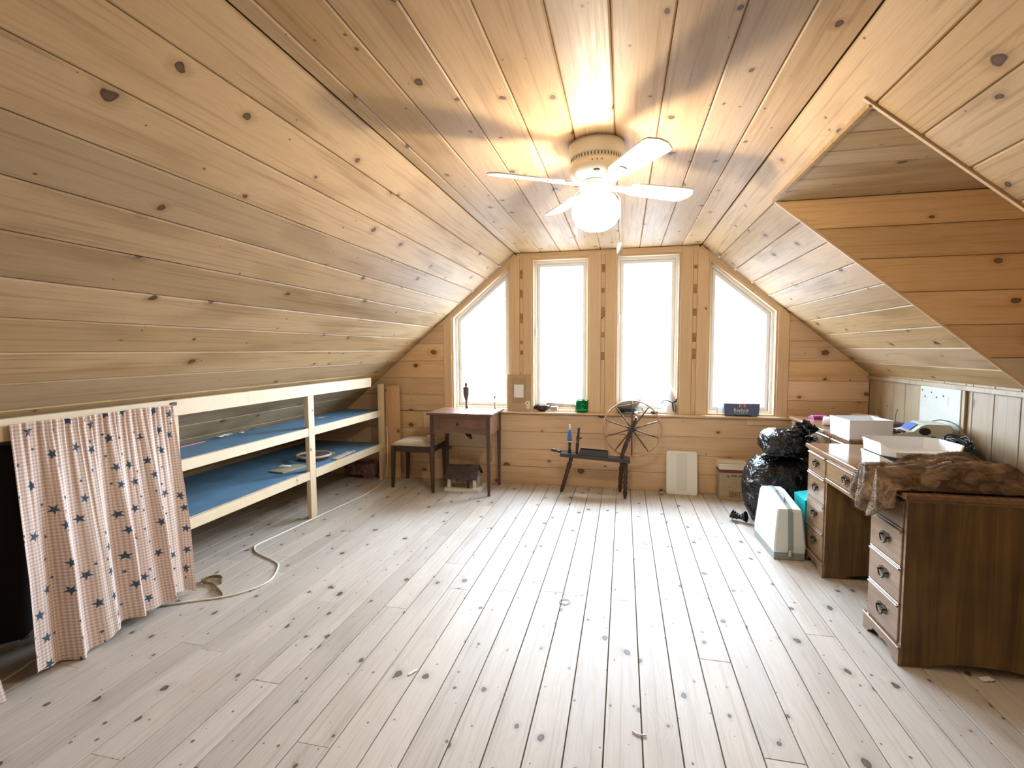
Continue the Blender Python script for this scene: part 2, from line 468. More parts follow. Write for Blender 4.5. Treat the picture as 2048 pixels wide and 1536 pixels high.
b = MB(); b.b6(DX0+0.01, XK+0.2, DY0-0.1, DY1+0.1, DZ+0.02, DZ+0.15)
cd = struct(b.out('ceiling_dormer', M['backing']), 'flat pine plank ceiling inside the dormer', 'ceiling')
ys = [DY0, 2.12, 2.315, 2.51, 2.70, 2.89, 3.085, DY1]
for y0, y1 in zip(ys, ys[1:]):
    # facing down, grain along x: u = +x, v = -y
    plank(rect(DX0-0.01, XK, -y1, -y0), (0, 0, DZ), (1, 0, 0), (0, -1, 0), M['slope'], cd, ch=0.006)
def slope_strip(name, y, wdt, h, s0, s1, mat, label):
    b = MB(); S = Sr; Nn = Vector((-SA, 0, -CA)); O = Vector((XR, 0, ZC))
    q = [O+S*s+Vector((0, yy, 0))+Nn*hh for hh in (-0.005, h) for s, yy in ((s0, y-wdt/2), (s1, y-wdt/2), (s1, y+wdt/2), (s0, y+wdt/2))]
    a = b.ring(q[:4]); c = b.ring(q[4:]); b.bridge(a, c); b.cap(a, True); b.cap(c)
    return struct(b.out(name, mat), label, 'trim')
slope_strip('trim_2', DY0-0.004, 0.014, 0.008, sd-0.045, SLR, M['casing'], 'pine edge strip along the near side of the dormer opening')
slope_strip('trim_3', DY1+0.005, 0.012, 0.006, sd-0.012, SLR, M['casing'], 'thin pine edge strip along the far side of the dormer opening')
b = MB(); b.b6(DX0-0.018, DX0, DY0, DY1, DZ-0.004, DZ+0.03); struct(b.out('trim_4', M['slope']), 'pine header edge at the top of the dormer opening', 'trim')

# ------------------------------------------------------------------ far gable wall with four windows
CX0, CX1 = -1.90, 1.503
def zsl(x): return ZC-(XL-x)*TA if x < XL else (ZC-(x-XR)*TA if x > XR else ZC)
MUL = [(-1.157, -0.933), (-0.338, -0.084), (0.533, 0.785)]
b = MB()
mtw = Matrix(((1, 0, 0, 0), (0, 0, 1, D+0.019), (0, 1, 0, 0), (0, 0, 0, 1)))
def wp(poly, h=0.16): b.prism(poly, mtw, h)
wp(rect(-4.2, 2.4, -0.1, SILL-0.02))
wp([(-4.2, SILL-0.02), (CX0+0.093, SILL-0.02), (CX0+0.093, zsl(CX0+0.093)+0.1), (-4.2, zsl(-4.2)+0.1)])
wp([(CX1-0.097, SILL-0.02), (2.4, SILL-0.02), (2.4, zsl(2.4)+0.1), (CX1-0.097, zsl(CX1-0.097)+0.1)])
for x0, x1 in MUL: wp([(x0, SILL-0.02), (x1, SILL-0.02), (x1, zsl(x1)+0.05), (x0, zsl(x0)+0.05)])
wp(rect(XL-0.05, XR+0.05, 2.335, ZC+0.1))
wall_far = struct(b.out('wall_far', M['backing']), 'gable wall of wide orange pine boards around four windows')
BH = 0.186
for i in range(11):
    z0 = i*BH; z1 = z0+BH
    rr = random.Random(i+40)
    if z0 < SILL-0.02:
        zz = min(z1, SILL-0.024)
        xs = [-4.0, rr.uniform(-2.2, -1.0), XK] if i in (1, 3) else [-4.0, XK]
        for x0, x1 in zip(xs, xs[1:]):
            p = clip(rect(x0, x1, z0, zz), -1, 1/TA, -XL+ZC/TA)
            plank(p, (0, D, 0), (1, 0, 0), (0, 0, 1), M['wall'], wall_far, ch=0.0025)
    if z1 > SILL-0.02:
        p = clip(rect(-4.0, CX0, max(z0, SILL-0.02), z1), -1, 1/TA, -XL+ZC/TA)
        if len(p) > 2: plank(p, (0, D, 0), (1, 0, 0), (0, 0, 1), M['wall'], wall_far, ch=0.0025)
        p = clip(rect(CX1, XK, max(z0, SILL-0.02), z1), 1, 1/TA, XR+ZC/TA)
        if len(p) > 2: plank(p, (0, D, 0), (1, 0, 0), (0, 0, 1), M['wall'], wall_far, ch=0.0025)
# casings: upright boards on mullions, dark block strip between them
def upright(x0, x1, mat, top=None, proud=0.008, name='casing_board', z0=SILL):
    t0, t1 = (zsl(x0)-0.012, zsl(x1)-0.012) if top is None else (top, top)
    # u = up, v = -x : (0,0,1) x (-1,0,0) = (0,-1,0)
    plank([(z0, -x1), (t1, -x1), (t0, -x0), (z0, -x0)], (0, D, 0), (0, 0, 1), (-1, 0, 0), mat, wall_far, name, ch=0.002, gap=0.0005, proud=proud)
for x0, x1 in MUL:
    wd = (x1-x0); c0 = x0+wd*0.44; c1 = x0+wd*0.60
    upright(x0, c0, M['casing']); upright(c1, x1, M['casing'])
    upright(c0, c1, M['casing'], proud=0.001, name='filler_strip')
    rr = random.Random(int(x0*100))
    z = SILL+0.35
    for j in range(7):
        z += rr.uniform(0.09, 0.26); hh = rr.uniform(0.03, 0.11)
        if z+hh > zsl((c0+c1)/2)-0.1: break
        bb = MB(); bb.b6(c0+0.004, c1-0.004, D-0.0035, D+0.004, z, z+hh, 0.001); bb.out('block', M['block'], wall_far)
upright(CX0, CX0+0.093, M['casing']); upright(CX1-0.097, CX1, M['casing'])
plank(rect(XL+0.02, XR-0.02, 2.352, ZC-0.002), (0, D, 0), (1, 0, 0), (0, 0, 1), M['casing'], wall_far, 'header_board', ch=0.002, proud=0.006)
for sgn in (-1, 1):
    O = Vector((XL if sgn < 0 else XR, D, ZC)); S = Vector((sgn*CA, 0, -SA))
    L = ((XL-CX0) if sgn < 0 else (CX1-XR))/CA
    U = S if sgn > 0 else -S; V = Vector((0, -1, 0)).cross(U)
    pr = rect(0, L-0.02, -0.05, -0.002) if sgn > 0 else rect(-(L-0.02), 0, -0.05, -0.002)
    plank(pr, O, U, V, M['casing'], wall_far, 'slope_casing', ch=0.002, proud=0.007)
# sill board
b = MB(); b.b6(CX0-0.02, CX1+0.06, D-0.045, D+0.155, SILL-0.022, SILL, 0.004)
struct(b.out('trim_5', M['casing']), 'long pine window sill under all four windows', 'trim')
b = MB(); b.b6(1.16, CX1+0.04, D-0.012, D-0.0005, SILL-0.085, SILL-0.0225, 0.003)
struct(b.out('trim_6', M['casing']), 'short pine apron piece below the sill near the desk', 'trim')

M['white_frame'] = plain('white_window_frame', (0.80, 0.80, 0.78), 0.4)
M['grey_gasket'] = plain('grey_gasket', (0.42, 0.42, 0.43), 0.5)
s = NT('window_glass')
gl = s.n('ShaderNodeBsdfGlossy'); gl.inputs['Roughness'].default_value = 0.02
tr = s.n('ShaderNodeBsdfTransparent'); mx = s.n('ShaderNodeMixShader'); mx.inputs[0].default_value = 0.06
s.t.links.new(tr.outputs[0], mx.inputs[1]); s.t.links.new(gl.outputs[0], mx.inputs[2])
s.t.links.new(mx.outputs[0], s.t.nodes['Material Output'].inputs[0])
M['glass'] = s.m

def pring(poly, wdt, y0, y1):
    """mitred ring between a polygon and its inset, from y0 to y1"""
    b = MB(); inn = inset(poly, wdt)
    r = [b.ring([(x, y, z) for x, z in p]) for p, y in ((poly, y0), (poly, y1), (inn, y1), (inn, y0))]
    for i in range(4): b.bridge(r[i], r[(i+1) % 4])
    return b, inn
wins = [[(-1.807, SILL), (-1.157, SILL), (-1.157, zsl(-1.157)-0.055), (-1.807, zsl(-1.807)-0.055)],
        [(-0.933, SILL), (-0.338, SILL), (-0.338, 2.352), (-0.933, 2.352)],
        [(-0.084, SILL), (0.533, SILL), (0.533, 2.352), (-0.084, 2.352)],
        [(0.785, SILL), (1.406, SILL), (1.406, zsl(1.406)-0.055), (0.785, zsl(0.785)-0.055)]]
wl = ['tall window with a sloping top beside the sewing table', 'tall rectangular window above the green cup', 'tall rectangular window behind the peaked cap', 'tall window with a sloping top above the blue shoe box']
for i, p in enumerate(wins):
    e = bpy.data.objects.new('window_%d' % (i+1), None); COL.objects.link(e); e.location = (p[0][0], D, SILL); struct(e, wl[i], 'window')
    inv = Matrix.Translation((-p[0][0], -D, -SILL))
    def wpart(bm_, nm, mat):
        me = bm_.me(nm); me.transform(inv); return link(nm, me, mat, e)
    b, q = pring(p, 0.018, D+0.002, D+0.15); wpart(b, 'jamb', M['casing'])
    b, q = pring(inset(p, 0.0185), 0.024, D+0.075, D+0.145); wpart(b, 'frame', M['white_frame'])
    b, q2 = pring(q, 0.006, D+0.088, D+0.135); wpart(b, 'gasket', M['grey_gasket'])
    b, q3 = pring(q2, 0.030, D+0.095, D+0.140); sash = wpart(b, 'sash', M['white_frame'])
    b = MB(); mt = Matrix(((1, 0, 0, 0), (0, 0, 1, D+0.115), (0, 1, 0, 0), (0, 0, 0, 1))); b.prism(inset(q3, -0.004), mt, 0.004); wpart(b, 'pane', M['glass'])
    if i in (1, 2):
        b = MB(); x = p[0][0]+0.035; z = 1.72 if i == 2 else 1.6
        b.b6(x-0.006, x+0.010, D+0.060, D+0.086, z-0.05, z+0.05, 0.004); b.b6(x-0.004, x+0.008, D+0.045, D+0.062, z-0.008, z+0.04, 0.003); wpart(b, 'latch', M['white_frame'])

# ------------------------------------------------------------------ ceiling fan with light
M['fan_white'] = plain('fan_white_enamel', (0.86, 0.86, 0.83), 0.35)
M['fan_blade'] = plain('fan_blade_white', (0.80, 0.82, 0.79), 0.4)
M['fan_dark'] = plain('fan_slot_dark', (0.10, 0.10, 0.10), 0.6)
s = NT('lit_globe'); s.put(s.b.inputs['Base Color'], (0.9, 0.88, 0.82)); s.put(s.b.inputs['Emission Color'], LAMP_COL); s.put(s.b.inputs['Emission Strength'], LAMP_STR)
tr = s.n('ShaderNodeBsdfTransparent'); mx = s.n('ShaderNodeMixShader'); mx.inputs[0].default_value = 0.5
s.t.links.new(tr.outputs[0], mx.inputs[1]); s.t.links.new(s.b.outputs[0], mx.inputs[2]); s.t.links.new(mx.outputs[0], s.t.nodes['Material Output'].inputs[0])
M['globe'] = s.m
fan = thing('ceiling_fan', 'white four-bladed ceiling fan with a lit globe lamp', 'fan', (-0.14, 2.52, ZC))
b = MB(); b.lathe([(0.118, 0.0), (0.134, -0.002), (0.137, -0.020), (0.130, -0.062), (0.126, -0.070)], seg=40); b.out('mount', M['fan_white'], fan)
b = MB(); b.lathe([(0.120, -0.069), (0.122, -0.071), (0.122, -0.088), (0.118, -0.090)], seg=40); b.out('vent_band', M['fan_white'], fan)
for k in range(48):
    a = 2*math.pi*k/48
    if k == 0:
        b = MB(); b.box((0, 0, 0), (0.0025, 0.006, 0.013)); vm = b.me('vent_slot'); vm.materials.append(M['fan_dark'])
    o = bpy.data.objects.new('vent_slot', vm); COL.objects.link(o); o.parent = fan
    o.location = (0.1220*math.cos(a), 0.1220*math.sin(a), -0.0795); o.rotation_euler = (0, 0, a)
b = MB(); b.lathe([(0.112, -0.089), (0.128, -0.094), (0.130, -0.120), (0.124, -0.150), (0.100, -0.172), (0.06, -0.178)], seg=40); b.out('motor_housing', M['fan_white'], fan)
for k in range(3):
    a = math.radians(-84+10*(k-1)*1.0+0)-0.02
    b = MB(); b.box((0, 0, 0), (0.004, 0.005, 0.008), 0.001); b.out('housing_hole', M['fan_dark'], fan, (0.1295*math.cos(a), 0.1295*math.sin(a), -0.112), (0, 0, a))
a = math.radians(-86)
b = MB(); b.lathe([(0.016, 0), (0.0165, 0.002), (0.008, 0.004)], mt=Matrix.Rotation(math.pi/2, 4, 'Y') @ Matrix.Diagonal((0.55, 1, 1, 1)), seg=20)
em = b.out('badge', M['fan_dark'], fan, (0.116*math.cos(a), 0.116*math.sin(a), -0.157), (0, 0, a)); em.rotation_euler = (0, math.radians(35), a)
BLZ = 2.22-ZC
def blade_mesh():
    b = MB()
    prof = []
    n = 14
    for i in range(n+1):
        t = i/n; x = 0.185+0.365*t
        wdt = 0.050+0.017*t
        if t > 0.86: wdt *= math.sqrt(max(0.02, 1-((t-0.86)/0.14)**2*0.92))
        if t < 0.08: wdt *= 0.75+0.25*t/0.08
        prof.append((x, wdt))
    top = [(x, wd) for x, wd in prof]+[(x, -wd) for x, wd in prof[::-1]]
    R = Matrix.Rotation(math.radians(-13), 4, 'X')
    b.prism(top, R @ Matrix.Translation((0, 0, -0.003)), 0.006)
    return b.me('blade')
def iron_mesh():
    b = MB(); R = Matrix.Rotation(math.radians(-13), 4, 'X')
    b.prism([(0.185, 0.032), (0.255, 0.020), (0.262, 0.0), (0.255, -0.020), (0.185, -0.032)], R @ Matrix.Translation((0, 0, -0.008)), 0.004)
    b.prism([(0.085, 0.018), (0.185, 0.030), (0.185, -0.030), (0.085, -0.018)], R @ Matrix.Translation((0, 0, -0.008)), 0.005)
    for y in (-0.012, 0.012):
        b.lathe([(0.005, -0.012), (0.005, -0.008)], mt=R @ Matrix.Translation((0.225, y, 0)), seg=8)
    return b.me('blade_iron')
bm_, im_ = blade_mesh(), iron_mesh(); bm_.materials.append(M['fan_blade']); im_.materials.append(M['fan_white'])
for k in range(4):
    o = bpy.data.objects.new('blade', bm_); COL.objects.link(o); o.parent = fan; o.location = (0, 0, BLZ); o.rotation_euler = (0, 0, math.radians(31+90*k))
    q = bpy.data.objects.new('blade_iron', im_); COL.objects.link(q); q.parent = o
b = MB(); b.lathe([(0.055, -0.176), (0.075, -0.180), (0.082, -0.205), (0.070, -0.225), (0.060, -0.232)], seg=32); b.out('light_fitter', M['fan_white'], fan)
b = MB()
b.lathe([(0.056, -0.226), (0.060, -0.236), (0.092, -0.250), (0.112, -0.280), (0.118, -0.315), (0.112, -0.350), (0.094, -0.380), (0.060, -0.402), (0.02, -0.410), (0.002, -0.411)], seg=40); b.out('globe', M['globe'], fan)
bl_ = bpy.data.lights.new('bulb', 'POINT'); bl_.energy = BULB_W; bl_.color = LAMP_COL; bl_.shadow_soft_size = 0.03
bo_ = bpy.data.objects.new('bulb', bl_); COL.objects.link(bo_); bo_.parent = fan; bo_.location = (0, 0, -0.315)
M['chain'] = plain('pull_cord_white', (0.80, 0.78, 0.72), 0.5)
for (dx, dy, z0, z1, big) in ((0.076, -0.02, -0.215, -0.480, True), (-0.082, -0.01, -0.215, -0.395, False)):
    b = MB(); b.tube([(dx, dy, z0), (dx*1.25, dy*1.3, z0-0.02), (dx*1.55 if big else dx*1.2, dy*1.3, z0-0.06), (dx*1.55 if big else dx*1.2, dy*1.3, z1)], 0.0017, 6)
    pc = b.out('pull_chain', M['chain'], fan)
    x, y = (dx*1.55 if big else dx*1.2), dy*1.3
    b = MB()
    if big: b.lathe([(0.004, z1+0.002), (0.010, z1-0.006), (0.0145, z1-0.020), (0.0145, z1-0.042), (0.010, z1-0.055), (0.002, z1-0.058)], c=(x, y, 0), seg=16)
    else: b.lathe([(0.003, z1+0.002), (0.008, z1-0.012), (0.010, z1-0.03), (0.006, z1-0.042), (0.002, z1-0.044)], c=(x, y, 0), seg=16)
    b.out('pull_knob', M['chain'], pc)

# ------------------------------------------------------------------ low shelves under the left slope
XS = -2.556
M['liner'] = plain('blue_shelf_paint', (0.135, 0.27, 0.42), 0.55, nz=0.10, nscale=6)
shelf = thing('shelf_unit', 'built-in pine stud shelf unit with blue painted shelves under the slope', 'shelf', (XS, 3.2, 0))
def sp(b, name, mat, parent=None):
    me = b.me(name); me.transform(Matrix.Translation((-XS, -3.2, 0))); return link(name, me, mat, parent or shelf)
def stud(x0, x1, y0, y1, z0, z1, name, axis):
    """board with local x along its length so that the grain follows it"""
    size = (x1-x0, y1-y0, z1-z0); c = Vector(((x0+x1)/2-XS, (y0+y1)/2-3.2, (z0+z1)/2))
    if axis == 'z': sz = (size[2], size[1], size[0]); R = Matrix.Rotation(math.pi/2, 4, 'Y')
    else: sz = (size[1], size[0], size[2]); R = Matrix.Rotation(math.pi/2, 4, 'Z')
    b = MB(); b.box((0, 0, 0), sz, 0.003)
    return link(name, b.me(name), M['stud'], shelf, mw=Matrix.Translation(c) @ R)
stud(XS-0.036, XS+0.002, 0.0, 4.70, 1.042, 1.138, 'top_rail', 'y')
for y0, y1, zt in ((0.95, 1.035, 1.041), (2.322, 2.407, 1.041), (3.637, 3.718, 1.041), (4.905, 4.985, 1.055)):
    stud(XS-0.040, XS-0.001, y0, y1, 0.001, zt, 'post', 'z')
for zt, back in ((0.770, 0.03), (0.402, 0.03)):
    xb = XL-(ZC-zt)/TA+0.055
    b = MB(); b.b6(xb, XS-0.041, 2.33, 4.99, zt-0.022, zt-0.002); sh = sp(b, 'shelf_board', M['stud'])
    b = MB(); b.b6(xb+0.002, XS-0.0425, 2.332, 4.985, zt-0.0018, zt, 0.0006); sp(b, 'blue_liner', M['liner'], sh)
    ys_ = [2.408, 3.636, 3.719, 4.904]
    for y0, y1 in zip(ys_[::2], ys_[1::2]):
        o = stud(XS-0.020, XS-0.002, y0, y1, zt-0.066, zt+0.003, 'shelf_lip', 'y')

# hinge left on the rail
M['iron'] = plain('dark_iron', (0.06, 0.055, 0.05), 0.5, 0.6)
b = MB(); b.b6(0, 0.003, -0.022, 0.022, -0.008, 0.008, 0.001); b.tube([(0.003, -0.022, 0.009), (0.008, 0.0, 0.011), (0.003, 0.022, 0.009)], 0.002, 6)
tag(b.out('hook_plate', M['iron'], None, (XS+0.0025, 2.372, 1.112)), 'small dark metal hook on the shelf rail by the star curtain', 'hook')

# star curtains
s = NT('gingham_star_cloth')
uv = s.uv(); u = s.xyz(uv)
PER = 0.0155
def band(x): return s.m_('GREATER_THAN', s.m_('FRACT', s.m_('DIVIDE', x, PER)), 0.5)
gx, gy = band(u[0]), band(u[1])
ck = s.m_('MULTIPLY', s.m_('ADD', gx, gy), 0.5)
col = s.mix(ck, (0.93, 0.86, 0.80), (0.69, 0.46, 0.37))
def stars(scale, R, rnd, prob, ofs, mat_in):
    vq = s.v_('SCALE', s.v_('ADD', uv, ofs), scale=scale)
    vo = s.voro(vq, 1.0, rnd)
    d = s.xyz(s.v_('SCALE', s.v_('SUBTRACT', vq, vo['Position']), scale=1.0/scale))
    cc = s.xyz(vo['Color'])
    r = s.m_('SQRT', s.m_('ADD', s.m_('MULTIPLY', d[0], d[0]), s.m_('MULTIPLY', d[1], d[1])))
    th = s.m_('ADD', s.m_('ARCTAN2', d[1], d[0]), s.m_('MULTIPLY', cc[2], 6.283))
    sec = 2*math.pi/5
    a = s.m_('ABSOLUTE', s.m_('SUBTRACT', s.m_('MULTIPLY', s.m_('FRACT', s.m_('DIVIDE', s.m_('ADD', th, 31.4159), sec)), sec), sec/2))
    ri = R*0.40
    den = s.m_('ADD', s.m_('MULTIPLY', s.m_('SINE', a), R), s.m_('MULTIPLY', s.m_('SINE', s.m_('SUBTRACT', sec/2, a)), ri))
    rho = s.m_('DIVIDE', R*ri*math.sin(sec/2), den)
    mk = s.m_('MULTIPLY', s.m_('LESS_THAN', r, rho), s.m_('LESS_THAN', cc[0], prob))
    return s.mix(mk, mat_in, (0.085, 0.125, 0.185))
col = stars(8.4, 0.026, 0.6, 0.72, (0.31, 0.12, 0), col)
col = stars(10.0, 0.011, 0.8, 0.42, (1.7, 0.9, 0), col)
s.fin(col, 0.9, spec=0.1)
tl = s.n('ShaderNodeBsdfTranslucent'); s.put(tl.inputs[0], col); mx = s.n('ShaderNodeMixShader'); mx.inputs[0].default_value = 0.22
s.t.links.new(s.b.outputs[0], mx.inputs[1]); s.t.links.new(tl.outputs[0], mx.inputs[2]); s.t.links.new(mx.outputs[0], s.t.nodes['Material Output'].inputs[0])
M['curtain'] = s.m
def curtain(name, y0t, y1t, y0b, y1b, zt, zb, seed, label, full=1.35):
    """gathered cloth hanging from the rail; folds grow downwards"""
    nu, nv = 150, 60; rr = random.Random(seed); ph = [rr.uniform(0, 6.28) for _ in range(8)]
    vs, fs, uvs = [], [], []
    W = (y1t-y0t)*full
    for j in range(nv+1):
        t = j/nv
        for i in range(nu+1):
            q = i/nu
            wob = 0.010*math.sin(q*9+ph[0])+0.006*math.sin(q*23+ph[1])
            y = (y0t+(y1t-y0t)*q)*(1-t)+(y0b+(y1b-y0b)*q)*t
            gather = (1-t)**2
            fold = 0.020*math.sin(q*2*math.pi*5.0+ph[2]+0.8*math.sin(q*7+ph[3]))+0.013*math.sin(q*2*math.pi*8.5+ph[4])
            fine = 0.0055*math.sin(q*2*math.pi*27+ph[5])*gather+0.003*math.sin(q*2*math.pi*41+ph[6])*gather
            x = XS+0.006+(fine+0.0085)+(fold+0.033)*(0.15+0.95*min(1, t*1.6))+0.020*t+0.02*t*t*(1+math.sin(q*5+ph[7]))
            x += 0.014*t*(1+math.sin(q*2*math.pi*2.3+ph[1]))
            y += 0.010*t*math.sin(q*2*math.pi*5+ph[2]+1.5)
            zbb = zb+0.022*math.sin(q*6.5+ph[3])+0.012*math.sin(q*15+ph[0])
            zbb = max(zbb, 0.004)
            z = zt+(zbb-zt)*t+wob*0.25*(1-t)
            vs.append((x, y, z)); uvs.append((q*W+wob*0.2, (zt-z)))
    for j in range(nv):
        for i in range(nu):
            a = j*(nu+1)+i; fs.append((a, a+nu+1, a+nu+2, a+1))
    me = bpy.data.meshes.new(name); me.from_pydata(vs, [], fs); me.update()
    ul = me.uv_layers.new(name='UVMap')
    for lp in me.loops: ul.data[lp.index].uv = uvs[lp.vertex_index]
    o = link(name, me, M['curtain'], None, smooth=True)
    md = o.modifiers.new('cloth_thickness', 'SOLIDIFY'); md.thickness = 0.0015
    # stitched heading and hem as parts
    for hn, j0, j1 in (('heading', 0, 2), ('hem', nv-5, nv)):
        b = MB(); rows = []
        for j in range(j0, j1+1): rows.append([b.b.verts.new(Vector(vs[j*(nu+1)+i])+Vector((0.0022, 0, 0))) for i in range(nu+1)])
        uvl = b.b.loops.layers.uv.new('UVMap')
        for j in range(j1-j0):
            for i in range(nu):
                f = b.b.faces.new((rows[j][i], rows[j+1][i], rows[j+1][i+1], rows[j][i+1])); f.smooth = True
                for lp, (jj, ii) in zip(f.loops, ((j, i), (j+1, i), (j+1, i+1), (j, i+1))): lp[uvl].uv = uvs[(j0+jj)*(nu+1)+ii]
        b.out(hn, M['curtain'], o)
    return tag(o, label, 'curtain', 'star curtains on the shelf rail')
curtain('star_curtain', 1.565, 2.345, 1.565, 2.365, 1.112, 0.035, 3, 'pink gingham curtain with blue stars hanging beside the shelf post')
curtain('star_curtain', 0.60, 1.30, 0.58, 1.425, 1.112, 0.03, 8, 'second gingham star curtain with only its bottom hem corner near the white cord')

# added dark sheet behind the curtains; its colour stands in for the dim store
vs, fs = [], []
for j in range(21):
    for i in range(61):
        q, t = i/60, j/20
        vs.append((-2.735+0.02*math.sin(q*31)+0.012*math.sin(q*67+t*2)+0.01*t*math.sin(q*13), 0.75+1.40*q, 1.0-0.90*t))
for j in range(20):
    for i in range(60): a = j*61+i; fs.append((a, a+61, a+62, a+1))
me = bpy.data.meshes.new('gap_shade_sheet'); me.from_pydata(vs, [], fs); me.update()
o = link('gap_shade_sheet', me, plain('gap_shade_brown', (0.014, 0.007, 0.006), 0.9), None, smooth=True); o.modifiers.new('t', 'SOLIDIFY').thickness = 0.003
tag(o, 'added dark brown sheet that darkens the gap between the two star curtains', 'cloth')
# things on the shelves
M['hoop'] = plain('pale_hoop_wood', (0.66, 0.52, 0.35), 0.5, nz=0.15)
hz = 0.403
h = thing('embroidery_hoop', 'round wooden embroidery hoop on the lower blue shelf', 'hoop', (-2.83, 4.09, hz+0.031), 0)
def ringm(r0, r1, z0, z1, seg=48):
    b = MB(); rs = [b.ring([(r*math.cos(2*math.pi*k/seg), r*math.sin(2*math.pi*k/seg), z) for k in range(seg)]) for r, z in ((r0, z0), (r1, z0), (r1, z1), (r0, z1))]
    for i in range(4): b.bridge(rs[i], rs[(i+1) % 4], True if i in (1, 3) else False)
    return b
ringm(0.140, 0.147, 0.0, 0.020).out('inner_ring', M['hoop'], h); ringm(0.149, 0.157, 0.001, 0.021).out('outer_ring', M['hoop'], h)
b = MB(); b.box((0.150, 0.080, 0.012), (0.030, 0.020, 0.022), 0.003, rot=0.45); b.out('clamp_block', M['hoop'], h)
b = MB(); b.tube([(0.135, 0.110, 0.012), (0.172, 0.058, 0.012)], 0.004, 8); b.out('clamp_screw', M['iron'], h)
M['maroon'] = plain('maroon_cloth', (0.13, 0.06, 0.055), 0.8, nz=0.25, nscale=14)
b = MB(); b.lathe([(0.126, 0.0), (0.132, 0.006), (0.132, 0.020), (0.11, 0.029), (0.0, 0.030)], seg=36); tag(b.out('round_tin', M['maroon'], None, (-2.83, 4.09, hz)), 'dark maroon round tin under the embroidery hoop', 'tin')
M['board_tan'] = plain('thin_tan_board', (0.46, 0.40, 0.27), 0.6, nz=0.1)
b = MB(); b.box((0, 0, 0.006), (0.16, 0.28, 0.011), 0.002); tag(b.out('clip_board', M['board_tan'], None, (-2.80, 3.69, hz), (0, 0, -0.18)), 'thin tan board lying flat on the lower shelf', 'board')
M['white'] = plain('white_plastic', (0.82, 0.84, 0.85), 0.4)
b = MB(); b.tube([(-0.03, 0, 0.012), (-0.01, 0.02, 0.016), (0.02, 0.03, 0.014), (0.05, 0.06, 0.010)], [0.010, 0.012, 0.009, 0.005], 10); tag(b.out('white_clip', M['white'], None, (-2.85, 3.66, hz+0.012)), 'small white plastic clip on the thin tan board', 'clip')
b = MB(); b.box((0, 0, 0.006), (0.055, 0.34, 0.012), 0.002); b.box((0.02, 0.19, 0.006), (0.03, 0.06, 0.012), 0.002); tag(b.out('wood_slat', M['hoop'], None, (-2.645, 4.27, hz), (0, 0, 0.10)), 'pale wooden slat on the shelf beside the hoop', 'slat')
M['paper'] = plain('paper_white', (0.82, 0.80, 0.76), 0.7)
def scrap(loc, size, rz, label, lift=0.004, mat='paper'):
    b = MB(); n = 6
    g = [[b.b.verts.new(((i/n-0.5)*size[0], (j/n-0.5)*size[1], 0.001+lift*(noise.noise(Vector((i*0.7+loc[0]*9, j*0.9+loc[1]*5, 0)))+0.7))) for j in range(n+1)] for i in range(n+1)]
    for i in range(n):
        for j in range(n): b.b.faces.new((g[i][j], g[i+1][j], g[i+1][j+1], g[i][j+1]))
    o = b.out('paper_scrap', M[mat], None, loc, (0, 0, rz)); md = o.modifiers.new('t', 'SOLIDIFY'); md.thickness = 0.0008
    return tag(o, label, 'paper scrap')
scrap((-2.955, 3.17, 0.771), (0.05, 0.14, 0), 0.1, 'crumpled white paper strip on the upper shelf', 0.014)
scrap((-2.94, 3.33, 0.771), (0.03, 0.05, 0), 0.4, 'tiny white paper bit beside the crumpled strip on the shelf', 0.010)
scrap((-2.86, 4.27, 0.771), (0.05, 0.10, 0), 0.0, 'flat cream paper slip on the upper shelf past the middle post', 0.002)
b = MB(); b.box((0, 0, 0.005), (0.03, 0.26, 0.010), 0.002); tag(b.out('red_ruler', plain('dull_red', (0.35, 0.16, 0.14), 0.6), None, (-2.925, 2.82, 0.7705), (0, 0, 0.03)), 'thin dull red strip at the back of the upper shelf', 'ruler')
# maroon bundle below the shelf end
b = MB(); b.box((0, 0, 0.105), (0.36, 0.16, 0.13), 0.015, seg=2); b.box((0.09, 0, 0.02), (0.10, 0.12, 0.04), 0.004); 
tag(b.out('stone_block', plain('purple_brown_stone', (0.17, 0.085, 0.08), 0.85, nz=0.45, nscale=22, bump=0.6), None, (-2.845, 4.985, 0.0)), 'mottled purple-brown block on the floor under the shelf end', 'block')
# offcut board leaning on the far wall
b = MB(); b.prism([(0, -0.085), (0, 0.088), (0.4, 0.090), (0.8, 0.080), (1.02, 0.083), (1.032, -0.083), (0.6, -0.088)], Matrix.Translation((0, 0, 0)), 0.020)
o = link('leaning_board', b.me('leaning_board'), M['wane'], None, mw=Matrix.Translation((-2.488, D-0.045, 0.003)) @ Matrix.Rotation(-math.pi/2, 4, 'Y') @ Matrix.Rotation(math.radians(90), 4, 'X') @ Matrix.Rotation(0.0, 4, 'X'))
tag(o, 'waney-edged pine board standing against the wall beside the stool', 'board')

